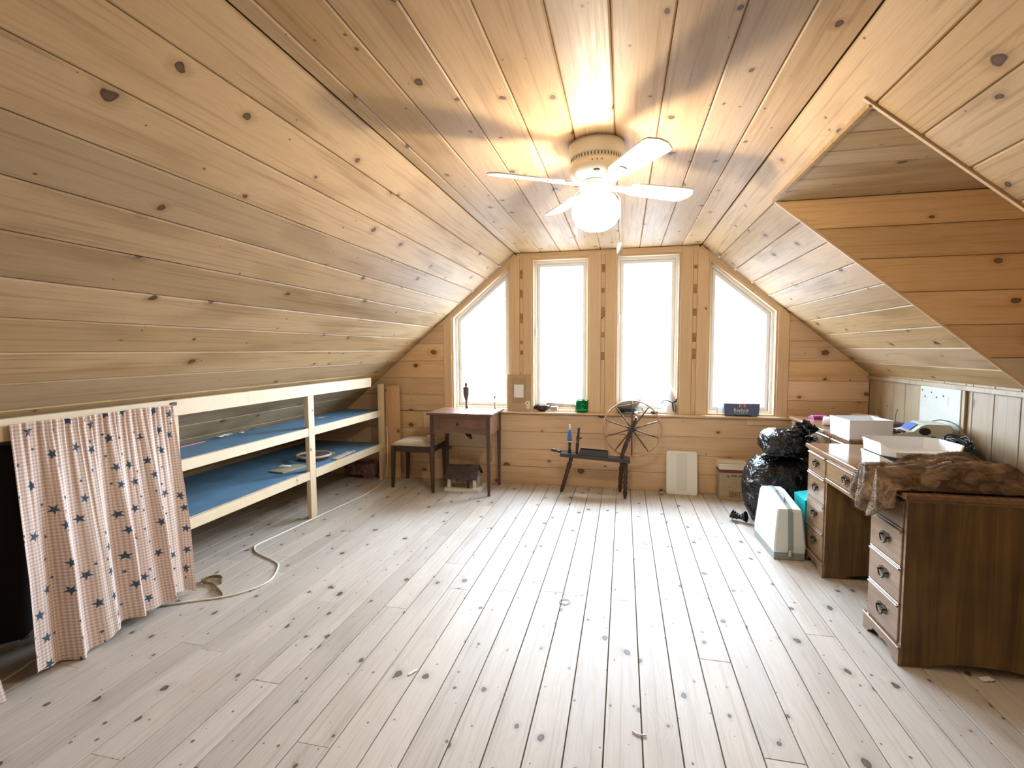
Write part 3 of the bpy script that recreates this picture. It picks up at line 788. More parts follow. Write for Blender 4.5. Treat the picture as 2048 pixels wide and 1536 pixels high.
# white cord and leather strap on the floor
M['cord'] = plain('white_cord', (0.80, 0.76, 0.68), 0.45)
def smooth_path(pts, n=8):
    pts = [Vector(p) for p in pts]; out = []
    for i in range(len(pts)-1):
        p0, p1, p2, p3 = pts[max(i-1, 0)], pts[i], pts[i+1], pts[min(i+2, len(pts)-1)]
        for k in range(n):
            t = k/n
            out.append(0.5*((2*p1)+(-p0+p2)*t+(2*p0-5*p1+4*p2-p3)*t*t+(-p0+3*p1-3*p2+p3)*t**3))
    return out+[pts[-1]]
cz = 0.0065
cord = [(-2.517, 4.945, 0.585), (-2.512, 4.945, 0.45), (-2.515, 4.94, 0.2), (-2.520, 4.92, 0.06), (-2.515, 4.85, cz), (-2.465, 4.456, cz), (-2.486, 4.118, cz), (-2.532, 3.721, cz), (-2.577, 3.263, cz), (-2.600, 3.056, cz), (-2.575, 2.987, cz), (-2.49, 2.916, cz), (-2.274, 2.82, cz), (-2.189, 2.74, cz), (-2.115, 2.561, cz), (-2.163, 2.42, cz), (-2.252, 2.329, cz), (-2.40, 2.245, cz), (-2.60, 2.10, cz), (-2.66, 1.85, cz), (-2.632, 1.658, cz), (-2.60, 1.514, cz), (-2.60, 1.2, cz)]
b = MB(); b.tube(smooth_path(cord), 0.0058, 8); tag(b.out('extension_cord', M['cord'], None), 'white extension cord snaking along the floor by the shelves', 'cord')
M['leather'] = plain('brown_leather', (0.27, 0.18, 0.10), 0.6, nz=0.2)
sp_ = smooth_path([(-2.262, 2.352, 0.002), (-2.34, 2.40, 0.002), (-2.42, 2.452, 0.002), (-2.47, 2.452, 0.002), (-2.525, 2.478, 0.002), (-2.50, 2.535, 0.002), (-2.43, 2.53, 0.002), (-2.385, 2.478, 0.002)], 8)
b = MB(); pr_ = None
for i, p in enumerate(sp_):
    hgt = 0.020+0.004*math.sin(i*0.3)
    r_ = b.ring([p+Vector((0, 0, 0)), p+Vector((0, 0, hgt)), p+Vector((0.003, 0.003, hgt)), p+Vector((0.003, 0.003, 0))])
    if pr_: b.bridge(pr_, r_, False)
    else: b.cap(r_)
    pr_ = r_
b.cap(pr_); tag(b.out('leather_strap', M['leather'], None), 'brown leather strap curled on the floor by the curtain', 'strap')

# ------------------------------------------------------------------ sewing table, stool, feeder
M['walnut'] = furniture('walnut_table', (0.17, 0.085, 0.048), (0.09, 0.04, 0.022), 0.32, axis=0)
M['walnut_v'] = furniture('walnut_legs', (0.085, 0.036, 0.020), (0.045, 0.019, 0.010), 0.3, axis=2)
M['stool_wood'] = furniture('stool_dark_wood', (0.055, 0.028, 0.014), (0.028, 0.014, 0.007), 0.4, axis=2)
tb = thing('sewing_table', 'walnut sewing table with a small drawer standing under the window', 'table', (-1.552, 4.785, 0))
def legp(b, x, y, zt, w0, w1, dx=0, dy=0):
    a = b.ring([(x+dx+sx*w1/2, y+dy+sy*w1/2, 0.0) for sx, sy in ((-1, -1), (1, -1), (1, 1), (-1, 1))])
    c = b.ring([(x+sx*w0/2, y+sy*w0/2, zt) for sx, sy in ((-1, -1), (1, -1), (1, 1), (-1, 1))])
    b.bridge(a, c); b.cap(a, True); b.cap(c)
for x in (-0.288, 0.288):
    for y in (-0.207, 0.207):
        b = MB(); legp(b, x, y, 0.600, 0.036, 0.022); b.b6(x-0.018, x+0.018, y-0.018, y+0.018, 0.600, 0.784); b.out('leg', M['walnut_v'], tb)
b = MB(); b.b6(-0.335, 0.335, -0.245, 0.245, 0.785, 0.806, 0.004); b.out('table_top', M['walnut'], tb)
def arch(x0, x1, zlo, zhi, ztop, n=14):
    pts = [(x0, ztop), (x0, zlo)]
    for i in range(1, n): t = i/n; pts.append((x0+(x1-x0)*t, zlo+(zhi-zlo)*math.sin(math.pi*t)**0.7))
    return pts+[(x1, zlo), (x1, ztop)]
for y, nm in ((-0.222, 'front_apron'), (0.204, 'back_apron')):
    b = MB(); b.prism(arch(-0.270, 0.270, 0.588, 0.612, 0.784), Matrix(((1, 0, 0, 0), (0, 0, 1, y), (0, 1, 0, 0), (0, 0, 0, 1))), 0.018); b.out(nm, M['walnut'], tb)
for x in (-0.297, 0.279):
    b = MB(); b.b6(x, x+0.018, -0.189, 0.189, 0.592, 0.784); b.out('side_apron', M['walnut'], tb)
b = MB(); b.b6(-0.215, 0.195, -0.2285, -0.2225, 0.645, 0.752, 0.003); dr = b.out('drawer', M['walnut'], tb)
b = MB(); b.lathe([(0.006, 0), (0.006, 0.010), (0.014, 0.014), (0.013, 0.022), (0.004, 0.026)], mt=Matrix.Translation((-0.012, -0.2285, 0.700)) @ Matrix.Rotation(math.pi/2, 4, 'X'), seg=16); b.out('knob', M['iron'], dr)
b = MB(); b.tube([(0.0, -0.02, 0.60), (0.0, -0.03, 0.585), (0.03, -0.05, 0.555), (0.05, -0.06, 0.55)], 0.012, 8); b.tube([(0.04, -0.02, 0.60), (0.05, -0.05, 0.56), (0.07, -0.07, 0.535)], 0.014, 8); b.out('machine_bracket', M['iron'], tb)
b = MB(); b.tube(smooth_path([(0.215, 0.10, 0.60), (0.217, 0.10, 0.5), (0.212, 0.10, 0.36), (0.219, 0.10, 0.28), (0.225, 0.10, 0.272), (0.230, 0.10, 0.29), (0.229, 0.10, 0.40), (0.224, 0.10, 0.5)]), 0.003, 6); b.out('power_cord', M['iron'], tb)

M['seat_cloth'] = plain('beige_seat_cloth', (0.50, 0.39, 0.27), 0.85, nz=0.12, nscale=60)
st = thing('sewing_stool', 'dark wooden stool with a beige padded seat beside the sewing table', 'stool', (-2.105, 4.865, 0))
for x in (-0.210, 0.210):
    for y in (-0.175, 0.175):
        b = MB(); legp(b, x, y, 0.44, 0.042, 0.026, 0.010*(1 if x > 0 else -1), 0.006*(1 if y > 0 else -1)); b.out('leg', M['stool_wood'], st)
for y in (-0.182, 0.166):
    b = MB(); b.b6(-0.188, 0.188, y, y+0.016, 0.375, 0.440, 0.002); b.out('rail', M['stool_wood'], st)
for x in (-0.217, 0.201):
    b = MB(); b.b6(x, x+0.016, -0.153, 0.153, 0.375, 0.440, 0.002); b.out('rail', M['stool_wood'], st)
b = MB(); n = 16; g = []
for j in range(n+1):
    row = []
    for i in range(n+1):
        x, y = -0.225+0.45*i/n, -0.19+0.38*j/n
        e = min(1.0, 6*min(i, n-i, j, n-j)/n); row.append(b.b.verts.new((x, y, 0.447+0.036*math.sqrt(max(0, 1-(1-e)**2))+0.006*math.sin(math.pi*i/n)*math.sin(math.pi*j/n))))
    g.append(row)
for j in range(n):
    for i in range(n):
        f = b.b.faces.new((g[j][i], g[j][i+1], g[j+1][i+1], g[j+1][i])); f.smooth = True
per = [g[0][i] for i in range(n+1)]+[g[j][n] for j in range(1, n+1)]+[g[n][i] for i in range(n-1, -1, -1)]+[g[j][0] for j in range(n-1, 0, -1)]
lo = [b.b.verts.new((v.co.x, v.co.y, 0.441)) for v in per]
for i in range(len(per)): b.b.faces.new((per[i], lo[i], lo[(i+1) % len(lo)], per[(i+1) % len(per)]))
b.b.faces.new(lo); b.out('seat_cushion', M['seat_cloth'], st)
b = MB(); b.box((0, 0, 0.008), (0.070, 0.04, 0.015), 0.003); tag(b.out('thread_box', M['paper'], None, (-2.03, 4.99, 0.487), (0, 0, 0.1)), 'little cream box lying on the stool seat', 'box')

M['feeder_white'] = plain('feeder_white_paint', (0.74, 0.71, 0.64), 0.6, nz=0.12, nscale=30)
M['feeder_roof'] = plain('feeder_dark_shingle', (0.055, 0.035, 0.028), 0.8, nz=0.35, nscale=30, bump=0.4)
fd = thing('bird_feeder', 'white bird feeder with a dark brown roof under the sewing table', 'bird feeder', (-1.575, 4.81, 0), 0.05)
b, _ = pring([(-0.185, -0.145), (0.185, -0.145), (0.185, 0.145), (-0.185, 0.145)], 0.035, 0, 0.030)
me = b.me('tray_rim'); me.transform(Matrix(((1, 0, 0, 0), (0, 0, 1, 0), (0, 1, 0, 0), (0, 0, 0, 1)))); link('tray_rim', me, M['feeder_white'], fd)
b = MB(); b.b6(-0.152, 0.152, -0.112, 0.112, 0.004, 0.012); b.out('tray_floor', M['feeder_white'], fd)
for x, y in ((-0.15, -0.09), (0.115, -0.09), (-0.15, 0.09), (0.115, 0.09)):
    b = MB(); b.b6(x-0.016, x+0.016, y-0.012, y+0.012, 0.012, 0.115, 0.003); b.out('corner_post', M['feeder_white'], fd)
b = MB(); b.b6(0.038, 0.058, -0.10, -0.08, 0.012, 0.115); b.out('dark_post', M['feeder_roof'], fd)
for sy in (-1, 1):
    b = MB()
    for k in range(5):
        t0, t1 = k/5, (k+1.25)/5
        P = lambda t, h: (sy*(-0.005-0.150*t)*-1*-1, 0.245-0.125*t+h)
        y0, z0 = -sy*(0.0+0.150*t0)*-1, 0.240-0.120*t0; y1, z1 = -sy*(0.150*min(t1, 1.02))*-1, 0.240-0.120*min(t1, 1.02)
        a = b.ring([(-0.185, y0, z0), (0.150, y0, z0), (0.150, y1, z1+0.006), (-0.185, y1, z1+0.006)]); c = b.ring([(-0.185, y0, z0+0.008), (0.150, y0, z0+0.008), (0.150, y1, z1+0.012), (-0.185, y1, z1+0.012)])
        b.bridge(a, c); b.cap(a, True); b.cap(c)
    b.out('roof_slope', M['feeder_roof'], fd)
for x in (-0.16, 0.125):
    b = MB(); b.prism([(-0.115, 0.116), (0.115, 0.116), (0.0, 0.215)], Matrix(((0, 0, 1, x), (1, 0, 0, 0), (0, 1, 0, 0), (0, 0, 0, 1))), 0.010); b.out('gable_end', plain('feeder_grey', (0.30, 0.27, 0.23), 0.7), fd)

# ------------------------------------------------------------------ spinning wheel
M['wheel_dark'] = furniture('wheel_dark_wood', (0.036, 0.026, 0.022), (0.018, 0.012, 0.010), 0.34, axis=0)
M['wheel_leg'] = furniture('wheel_leg_wood', (0.060, 0.025, 0.012), (0.026, 0.010, 0.005), 0.28, axis=2)
M['rim_wood'] = plain('wheel_rim_wood', (0.40, 0.24, 0.12), 0.45, nz=0.2)
M['spoke'] = plain('spoke_wood', (0.085, 0.045, 0.03), 0.4, nz=0.2)
sw = thing('spinning_wheel', 'dark wooden spinning wheel with turned legs and a blue bobbin', 'spinning wheel', (-0.25, 4.80, 0))
ang = math.atan2(0.365-0.402, 0.64)
b = MB(); b.box((-0.012, 0.0, 0.381), (0.665, 0.125, 0.036), 0.004, rot=Matrix.Rotation(-ang, 4, 'Y')); b.out('bench', M['wheel_dark'], sw)
def turned(b, p0, p1, prof, seg=14):
    p0, p1 = Vector(p0), Vector(p1); d = p1-p0; L = d.length
    q = Vector((0, 0, 1)).rotation_difference(d).to_matrix().to_4x4()
    pts = [(r, z*L) for r, z in prof]
    b.lathe(pts, mt=Matrix.Translation(p0) @ q, seg=seg)
LEG = [(0.010, 0.0), (0.014, 0.02), (0.018, 0.10), (0.021, 0.20), (0.012, 0.225), (0.019, 0.25), (0.021, 0.33), (0.013, 0.36), (0.020, 0.39), (0.022, 0.48), (0.013, 0.51), (0.020, 0.54), (0.021, 0.63), (0.014, 0.66), (0.022, 0.69), (0.024, 0.80), (0.016, 0.84), (0.020, 0.90), (0.018, 1.0)]
for p0, p1 in (((-0.346, 0.07, 0), (-0.235, 0.02, 0.372)), ((0.276, -0.035, 0), (0.279, -0.025, 0.345)), ((0.225, 0.19, 0.0), (0.245, 0.03, 0.347))):
    b = MB(); turned(b, p0, p1, LEG); b.out('leg', M['wheel_leg'], sw)
b = MB(); turned(b, (-0.435, 0.0, 0.437), (-0.335, 0.0, 0.418), [(0.012, 0), (0.016, 0.06), (0.015, 0.5), (0.009, 0.6), (0.014, 0.7), (0.012, 1.0)]); b.out('tension_handle', M['wheel_dark'], sw)
tr_ = MB(); mt = Matrix.Rotation(-ang, 4, 'Y')
def tbx(x0, x1, y0, y1, z0, z1): tr_.box(mt @ Vector(((x0+x1)/2, (y0+y1)/2, (z0+z1)/2))+Vector((-0.012, 0, 0.381)), (x1-x0, y1-y0, z1-z0), 0.0015, rot=mt)
tbx(-0.145, 0.125, -0.058, -0.050, 0.019, 0.072); tbx(-0.145, 0.125, 0.020, 0.028, 0.019, 0.072); tbx(-0.145, -0.137, -0.049, 0.019, 0.019, 0.072); tbx(0.117, 0.125, -0.049, 0.019, 0.019, 0.072); tbx(-0.136, 0.116, -0.049, 0.019, 0.019, 0.024)
tr_.out('wool_tray', M['wheel_dark'], sw)
b = MB(); turned(b, (-0.255, 0, 0.412), (-0.255, 0, 0.53), [(0.015, 0), (0.014, 0.3), (0.011, 0.5), (0.014, 1)]); bs = b.out('bobbin_post', M['wheel_dark'], sw)
b = MB(); b.lathe([(0.024, 0.520), (0.025, 0.526), (0.024, 0.532)], c=(-0.255, 0, 0), seg=20); b.out('bobbin_flange', plain('bobbin_flange_cream', (0.66, 0.55, 0.38), 0.6), bs)
b = MB(); b.lathe([(0.011, 0.638), (0.010, 0.66), (0.008, 0.688), (0.003, 0.692)], c=(-0.255, 0, 0), seg=16); b.out('bobbin_tip', plain('bobbin_cream', (0.66, 0.55, 0.38), 0.6), bs)
b = MB(); b.lathe([(0.010, 0.5325), (0.0225, 0.533), (0.0235, 0.55), (0.019, 0.60), (0.014, 0.635), (0.006, 0.640)], c=(-0.255, 0, 0), seg=24); b.out('blue_yarn', plain('blue_yarn', (0.045, 0.13, 0.36), 0.8, nz=0.2, nscale=80), bs)
b = MB(); turned(b, (-0.187, 0, 0.405), (-0.165, 0, 0.668), [(0.013, 0), (0.012, 0.1), (0.016, 0.25), (0.017, 0.38), (0.010, 0.45), (0.015, 0.5), (0.018, 0.6), (0.011, 0.7), (0.010, 0.85), (0.013, 0.92), (0.010, 1.0)]); b.tube([(-0.16, 0, 0.56), (-0.135, 0, 0.565)], 0.007, 8); b.out('maiden_post', M['wheel_leg'], sw)
wc = Vector((0.335, 0.085, 0.652)); WR = 0.278
for yy in (-0.028, 0.045):
    b = MB(); turned(b, (0.232, yy, 0.372), (0.372, yy, 0.780), [(0.014, 0), (0.013, 0.08), (0.018, 0.2), (0.020, 0.35), (0.013, 0.42), (0.019, 0.46), (0.021, 0.62), (0.013, 0.70), (0.019, 0.75), (0.016, 0.9), (0.011, 1.0)]); b.out('wheel_post', M['wheel_leg'], sw)
seg = 64
b = MB(); rs = []
for r, y in ((WR-0.013, -0.012), (WR-0.002, -0.012), (WR, -0.008), (WR-0.005, 0.0), (WR, 0.008), (WR-0.002, 0.012), (WR-0.013, 0.012)):
    rs.append(b.ring([wc+Vector((r*math.cos(2*math.pi*k/seg), y, r*math.sin(2*math.pi*k/seg))) for k in range(seg)]))
for i in range(len(rs)): b.bridge(rs[i], rs[(i+1) % len(rs)], False)
wh = b.out('wheel_rim', M['rim_wood'], sw)
b = MB(); b.lathe([(0.018, -0.045), (0.030, -0.035), (0.036, -0.015), (0.036, 0.015), (0.030, 0.035), (0.018, 0.045)], mt=Matrix.Translation(wc) @ Matrix.Rotation(math.pi/2, 4, 'X'), seg=24); b.tube([wc+Vector((0, -0.13, 0)), wc+Vector((0, 0.05, 0))], 0.006, 8); b.out('wheel_hub', M['wheel_dark'], sw)
for k in range(10):
    a = math.radians(90+36*k); dv = Vector((math.cos(a), 0, math.sin(a)))
    b = MB(); turned(b, wc+dv*0.034, wc+dv*(WR-0.016), [(0.0065, 0), (0.0075, 0.1), (0.0055, 0.25), (0.0070, 0.6), (0.0075, 0.8), (0.005, 0.9), (0.0065, 1.0)], 10); b.out('spoke', M['spoke'], sw)

# ------------------------------------------------------------------ things along the sill
SY = D+0.01
M['card'] = plain('brown_card', (0.44, 0.32, 0.19), 0.8, nz=0.06)
M['card2'] = plain('brown_card_dark', (0.38, 0.265, 0.15), 0.8, nz=0.06)
fr = thing('card_mount', 'brown card picture mount with a white print leaning on the window mullion', 'picture mount', (-1.062, D-0.030, SILL+0.001))
fr.rotation_euler = (math.radians(-2.5), 0, 0)
b = MB(); b.b6(-0.130, 0.130, 0, 0.004, 0, 0.385, 0.001); b.out('card_back', M['card'], fr)
b = MB(); b.b6(-0.078, 0.068, -0.002, -0.0002, 0.085, 0.345, 0.0005); b.out('inner_mat', M['card2'], fr)
b = MB(); b.b6(-0.055, 0.045, -0.0035, -0.0021, 0.145, 0.280, 0.0004); pr_o = b.out('print', M['paper'], fr)
s = NT('faint_print'); pp = s.xyz(s.obj()); lines = s.m_('GREATER_THAN', s.m_('FRACT', s.m_('MULTIPLY', pp[0], 60.0)), 0.7)
ok_ = s.m_('MULTIPLY', lines, s.m_('GREATER_THAN', s.noise(s.v_('MULTIPLY', s.obj(), (60, 0, 9)), 3.0), 0.52))
s.fin(s.mix(s.m_('MULTIPLY', ok_, 0.35), (0.84, 0.83, 0.82), (0.3, 0.28, 0.34)), 0.8); pr_o.data.materials[0] = s.m
b = MB(); b.b6(0.078, 0.112, -0.0035, -0.0005, 0.03, 0.108, 0.001); tgp = b.out('price_tag', plain('cream_tag', (0.80, 0.75, 0.58), 0.7), fr)
b = MB(); b.box((0.074, -0.003, 0.085), (0.026, 0.003, 0.026), 0.001, rot=Matrix.Rotation(0.78, 4, 'Y')); b.out('tag_flap', M['paper'], fr)
b = MB(); b.lathe([(0.009, 0), (0.009, 0.001)], mt=Matrix.Translation((0.086, -0.0037, 0.086)) @ Matrix.Rotation(math.pi/2, 4, 'X'), seg=14); b.out('tag_mark', plain('tag_grey', (0.25, 0.25, 0.25), 0.6), tgp)

M['figure'] = plain('dark_carving', (0.10, 0.10, 0.095), 0.5, nz=0.1)
b = MB()
def ell(prof, c, seg=18):
    rs = [b.ring([(c[0]+dx+rx*math.cos(2*math.pi*k/seg), c[1]+ry*math.sin(2*math.pi*k/seg), c[2]+z) for k in range(seg)]) for z, rx, ry, dx in prof]
    for p, q in zip(rs, rs[1:]): b.bridge(p, q, True)
    b.cap(rs[0], True); b.cap(rs[-1])
ell([(z, rx*1.25, ry*1.15, dx) for z, rx, ry, dx in [(0.0, 0.013, 0.013, 0.004), (0.008, 0.014, 0.014, 0.004), (0.022, 0.010, 0.010, 0.002), (0.045, 0.008, 0.008, 0.001), (0.085, 0.012, 0.011, 0.0), (0.130, 0.022, 0.016, -0.002), (0.180, 0.026, 0.017, -0.003), (0.212, 0.027, 0.016, -0.003), (0.222, 0.024, 0.014, -0.003), (0.226, 0.009, 0.008, -0.002), (0.236, 0.009, 0.009, -0.002), (0.243, 0.012, 0.012, -0.001), (0.258, 0.012, 0.012, -0.001), (0.268, 0.008, 0.008, -0.001), (0.271, 0.002, 0.002, -0.001)]], (0, 0, 0))
tag(b.out('carved_figure', M['figure'], None, (-1.615, 4.985, 0.8065)), 'slim dark carved figure standing at the back of the sewing table', 'figurine')
b = MB(); b.lathe([(0.014, 0), (0.013, 0.004), (0.005, 0.008), (0.004, 0.060), (0.004, 0.105), (0.009, 0.115), (0.018, 0.128), (0.018, 0.131), (0.003, 0.132)], seg=16)
tag(b.out('spool_stand', plain('grey_metal', (0.22, 0.22, 0.22), 0.4, 0.4), None, (-1.305, 4.985, 0.8065)), 'thin grey candle-shaped stand at the back of the sewing table', 'stand')
b = MB(); b.lathe([(0.038, 0.0), (0.050, 0.004), (0.074, 0.022), (0.082, 0.048), (0.080, 0.066), (0.076, 0.066), (0.070, 0.040), (0.045, 0.012), (0.002, 0.010)], seg=32)
tag(b.out('black_bowl', plain('black_glaze', (0.015, 0.015, 0.022), 0.12), None, (-0.828, D-0.015+0.055, SILL+0.001)), 'glossy black bowl on the sill beside the card mount', 'bowl')
b = MB(); b.b6(-0.035, 0.035, -0.03, 0.03, 0.009, 0.052, 0.003); o = tag(b.out('small_box', plain('mauve_box', (0.32, 0.26, 0.27), 0.6), None, (-0.700, D+0.03, SILL+0.001)), 'small greyish mauve box between the black bowl and the green cup', 'box')
b = MB(); b.b6(-0.050, 0.046, -0.036, 0.033, 0.0, 0.0085, 0.002); b.out('box_tray', M['paper'], o)
s = NT('green_glass'); s.fin((0.01, 0.42, 0.15), 0.06); s.put(s.b.inputs['Transmission Weight'], 0.85); s.put(s.b.inputs['IOR'], 1.3)
b = MB(); b.lathe([(0.058, 0.0), (0.066, 0.003), (0.070, 0.06), (0.072, 0.125), (0.069, 0.125), (0.066, 0.06), (0.060, 0.010), (0.001, 0.009)], seg=36)
tag(b.out('green_cup', s.m, None, (-0.416, D+0.015, SILL+0.001)), 'translucent green glass cup on the window sill', 'cup')
b = MB(); b.box((0, 0, 0.034), (0.012, 0.34, 0.068), 0.002, rot=Matrix.Rotation(math.pi/2, 4, 'Z') @ Matrix.Rotation(0.05, 4, 'X'))
tag(b.out('weathered_strip', plain('grey_wood', (0.42, 0.37, 0.33), 0.8, nz=0.25, nscale=25), None, (-0.622, D+0.085, SILL+0.012)), 'grey weathered wooden strip lying in front of the window glass', 'strip')
# peaked cap
M['cap_grey'] = plain('cap_grey_cloth', (0.20, 0.19, 0.18), 0.9, nz=0.1, nscale=60)
M['cap_black'] = plain('cap_black', (0.012, 0.012, 0.014), 0.35)
cp = thing('peaked_cap', 'grey peaked uniform cap with a black band on the sill', 'cap', (0.050, D+0.03, SILL+0.001), 0.15)
b = MB(); b.lathe([(0.070, 0.0), (0.074, 0.004), (0.080, 0.050), (0.078, 0.054)], mt=Matrix.Diagonal((1.05, 1.0, 1, 1)), seg=36); b.out('cap_band', M['cap_black'], cp)
b = MB(); seg = 40; rs = []
for r, z, k in ((0.079, 0.050, 0.2), (0.090, 0.068, 0.5), (0.112, 0.098, 1), (0.118, 0.112, 1), (0.112, 0.126, 1), (0.085, 0.138, 1), (0.045, 0.142, 1), (0.002, 0.143, 1)):
    rs.append(b.ring([(r*1.08*math.cos(2*math.pi*t/seg)+0.012*k, r*math.sin(2*math.pi*t/seg), z+0.030*k*math.cos(2*math.pi*t/seg)*(r/0.11)) for t in range(seg)]))
for p, q in zip(rs, rs[1:]): b.bridge(p, q, True)
b.cap(rs[0], True); b.cap(rs[-1]); b.out('cap_crown', M['cap_grey'], cp)
b = MB(); b.tube([(0.1155*1.08*math.cos(2*math.pi*t/seg)+0.012, 0.1155*math.sin(2*math.pi*t/seg), 0.104+0.0315*math.cos(2*math.pi*t/seg)) for t in range(seg)], 0.0035, 8, closed=True); b.out('cap_piping', M['white'], cp)
b = MB(); n = 14; a = b.ring([(0.082*math.cos(math.radians(200+140*i/n))*1.05, 0.082*math.sin(math.radians(200+140*i/n)), 0.022) for i in range(n+1)]+[(0.125*math.cos(math.radians(200+140*(n-i)/n))*0.95, 0.088*math.sin(math.radians(200+140*(n-i)/n))-0.028*math.sin(math.pi*i/n), 0.006) for i in range(n+1)])
b.cap(a); o = b.out('cap_visor', M['cap_black'], cp); o.modifiers.new('t', 'SOLIDIFY').thickness = 0.002
# white draped bag with a black strap in the corner of the third window
M['white_cloth'] = plain('white_cloth', (0.74, 0.77, 0.80), 0.7)
wb = thing('white_bag', 'white cloth bag with a black strap in the window corner', 'bag', (0.455, D+0.045, SILL+0.001))
b = MB(); seg = 28; rs = []
for z, rx, ry, dx in ((0, 0.052, 0.05, 0), (0.02, 0.056, 0.05, 0), (0.07, 0.050, 0.044, 0.0), (0.105, 0.040, 0.034, 0.006), (0.125, 0.030, 0.024, 0.012), (0.160, 0.030, 0.018, 0.016), (0.205, 0.024, 0.012, 0.014), (0.240, 0.010, 0.006, 0.008), (0.252, 0.002, 0.002, 0.006)):
    rs.append(b.ring([((rx*(1+0.10*math.sin(5*2*math.pi*t/seg+z*20)))*math.cos(2*math.pi*t/seg)+dx, (ry*(1+0.10*math.sin(5*2*math.pi*t/seg+z*20)))*math.sin(2*math.pi*t/seg), z) for t in range(seg)]))
for p, q in zip(rs, rs[1:]): b.bridge(p, q, True)
b.cap(rs[0], True); b.cap(rs[-1]); b.out('cloth_body', M['white_cloth'], wb)
b = MB(); b.tube(smooth_path([(-0.085, -0.03, 0.098), (-0.06, -0.045, 0.135), (-0.02, -0.052, 0.132), (0.02, -0.050, 0.118), (0.04, -0.045, 0.135), (0.058, -0.04, 0.150), (0.055, -0.03, 0.125), (0.02, -0.052, 0.120), (0.02, -0.058, 0.09), (0.028, -0.060, 0.03)]), 0.006, 8); b.out('strap', M['cap_black'], wb)
b = MB(); b.lathe([(0.02, 0), (0.032, 0.006), (0.038, 0.028), (0.034, 0.030), (0.004, 0.026)], seg=20, mt=Matrix.Diagonal((1.0, 0.7, 1, 1))); tag(b.out('dark_dish', plain('dark_green_dish', (0.03, 0.05, 0.055), 0.3), None, (0.302, D-0.005, SILL+0.001)), 'little dark dish on the sill beside the white cloth bag', 'dish')
b = MB(); b.box((0, 0, 0.03), (0.018, 0.012, 0.06), 0.004, rot=Matrix.Rotation(-0.5, 4, 'Y')); tag(b.out('grey_clip', plain('grey_clip', (0.34, 0.36, 0.36), 0.4), None, (0.196, D+0.02, SILL+0.002)), 'small grey clip on the sill between cap and dark dish', 'clip')
b = MB(); b.lathe([(0.006, 0), (0.007, 0.004), (0.005, 0.01), (0.005, 0.075), (0.003, 0.08)], seg=12); tag(b.out('thin_vial', plain('grey_vial', (0.5, 0.5, 0.5), 0.3), None, (0.893, D+0.03, SILL+0.001)), 'thin grey stick standing on the sill left of the shoe box', 'stick')

# text -> mesh
def text_mesh(txt, size, name):
    cu = bpy.data.curves.new(name, 'FONT'); cu.body = txt; cu.size = size; cu.align_x = 'CENTER'; cu.align_y = 'CENTER'; cu.extrude = 0.0004
    o = bpy.data.objects.new(name, cu); COL.objects.link(o)
    dg = bpy.context.evaluated_depsgraph_get(); me = bpy.data.meshes.new_from_object(o.evaluated_get(dg))
    bpy.data.objects.remove(o); return me
M['shoe_blue'] = plain('shoe_box_blue', (0.085, 0.11, 0.19), 0.5)
M['print_white'] = plain('print_white', (0.78, 0.78, 0.80), 0.6)
M['print_red'] = plain('print_red', (0.42, 0.07, 0.09), 0.6)
sb = thing('shoe_box', 'dark blue shoe box with white lettering on the sill', 'box', (1.100, D+0.012, SILL+0.012))
b = MB()
lo_ = b.ring([(x, y, 0.0) for x, y in ((-0.150, -0.052), (0.150, -0.052), (0.150, 0.052), (-0.150, 0.052))]); hi_ = b.ring([(x, y, 0.112) for x, y in ((-0.160, -0.056), (0.160, -0.056), (0.160, 0.056), (-0.160, 0.056))])
b.bridge(lo_, hi_); b.cap(lo_, True); b.cap(hi_); b.out('box_body', M['shoe_blue'], sb)
SBR = Matrix.Translation((0, 0, 0)) @ Matrix.Rotation(math.pi/2, 4, 'X')
me = text_mesh('Reebok', 0.044, 'brand_lettering'); link('brand_lettering', me, M['print_white'], sb, loc=(-0.005, -0.0555, 0.048), rot=(math.pi/2, 0, 0))
me = text_mesh('C L A S S I C', 0.022, 'small_lettering'); link('small_lettering', me, M['print_white'], sb, loc=(-0.005, -0.0545, 0.022), rot=(math.pi/2, 0, 0))
b = MB(); b.b6(-0.014, 0.022, -0.0575, -0.0555, 0.078, 0.1115); b.out('red_emblem', M['print_red'], sb)
for x in (-0.022, 0.024):
    b = MB(); b.b6(x, x+0.006, -0.0572, -0.0555, 0.078, 0.1115); b.out('white_bar', M['print_white'], sb)
b = MB(); b.b6(-0.05, 0.09, -0.045, 0.045, 0.0, 0.0115, 0.003); tag(b.out('dark_pad', M['cap_black'], None, (1.100, D+0.012, SILL+0.0004)), 'flat black pad under the dark blue shoe box', 'pad')

# ------------------------------------------------------------------ white panel and carton against the far wall
M['panel_white'] = plain('panel_white', (0.80, 0.79, 0.74), 0.45)
M['panel_edge'] = plain('panel_edge_cream', (0.70, 0.64, 0.48), 0.5)
def rrect(w_, h_, r, n=5):
    pts = []
    for cx, cy, a0 in ((w_/2-r, h_/2-r, 0), (-w_/2+r, h_/2-r, 90), (-w_/2+r, -h_/2+r, 180), (w_/2-r, -h_/2+r, 270)):
        for i in range(n+1): a = math.radians(a0+90*i/n); pts.append((cx+r*math.cos(a), cy+r*math.sin(a)))
    return pts
wpn = thing('plastic_board', 'white plastic board leaning against the wall under the sill', 'board', (0.567, D-0.097, 0.001))
wpn.rotation_euler = (math.radians(-11), 0, 0)
up = Matrix(((1, 0, 0, 0), (0, 0, 1, 0), (0, 1, 0, 0.213), (0, 0, 0, 1)))
b = MB(); b.prism(rrect(0.292, 0.426, 0.022), up, 0.012); b.out('rim', M['panel_edge'], wpn)
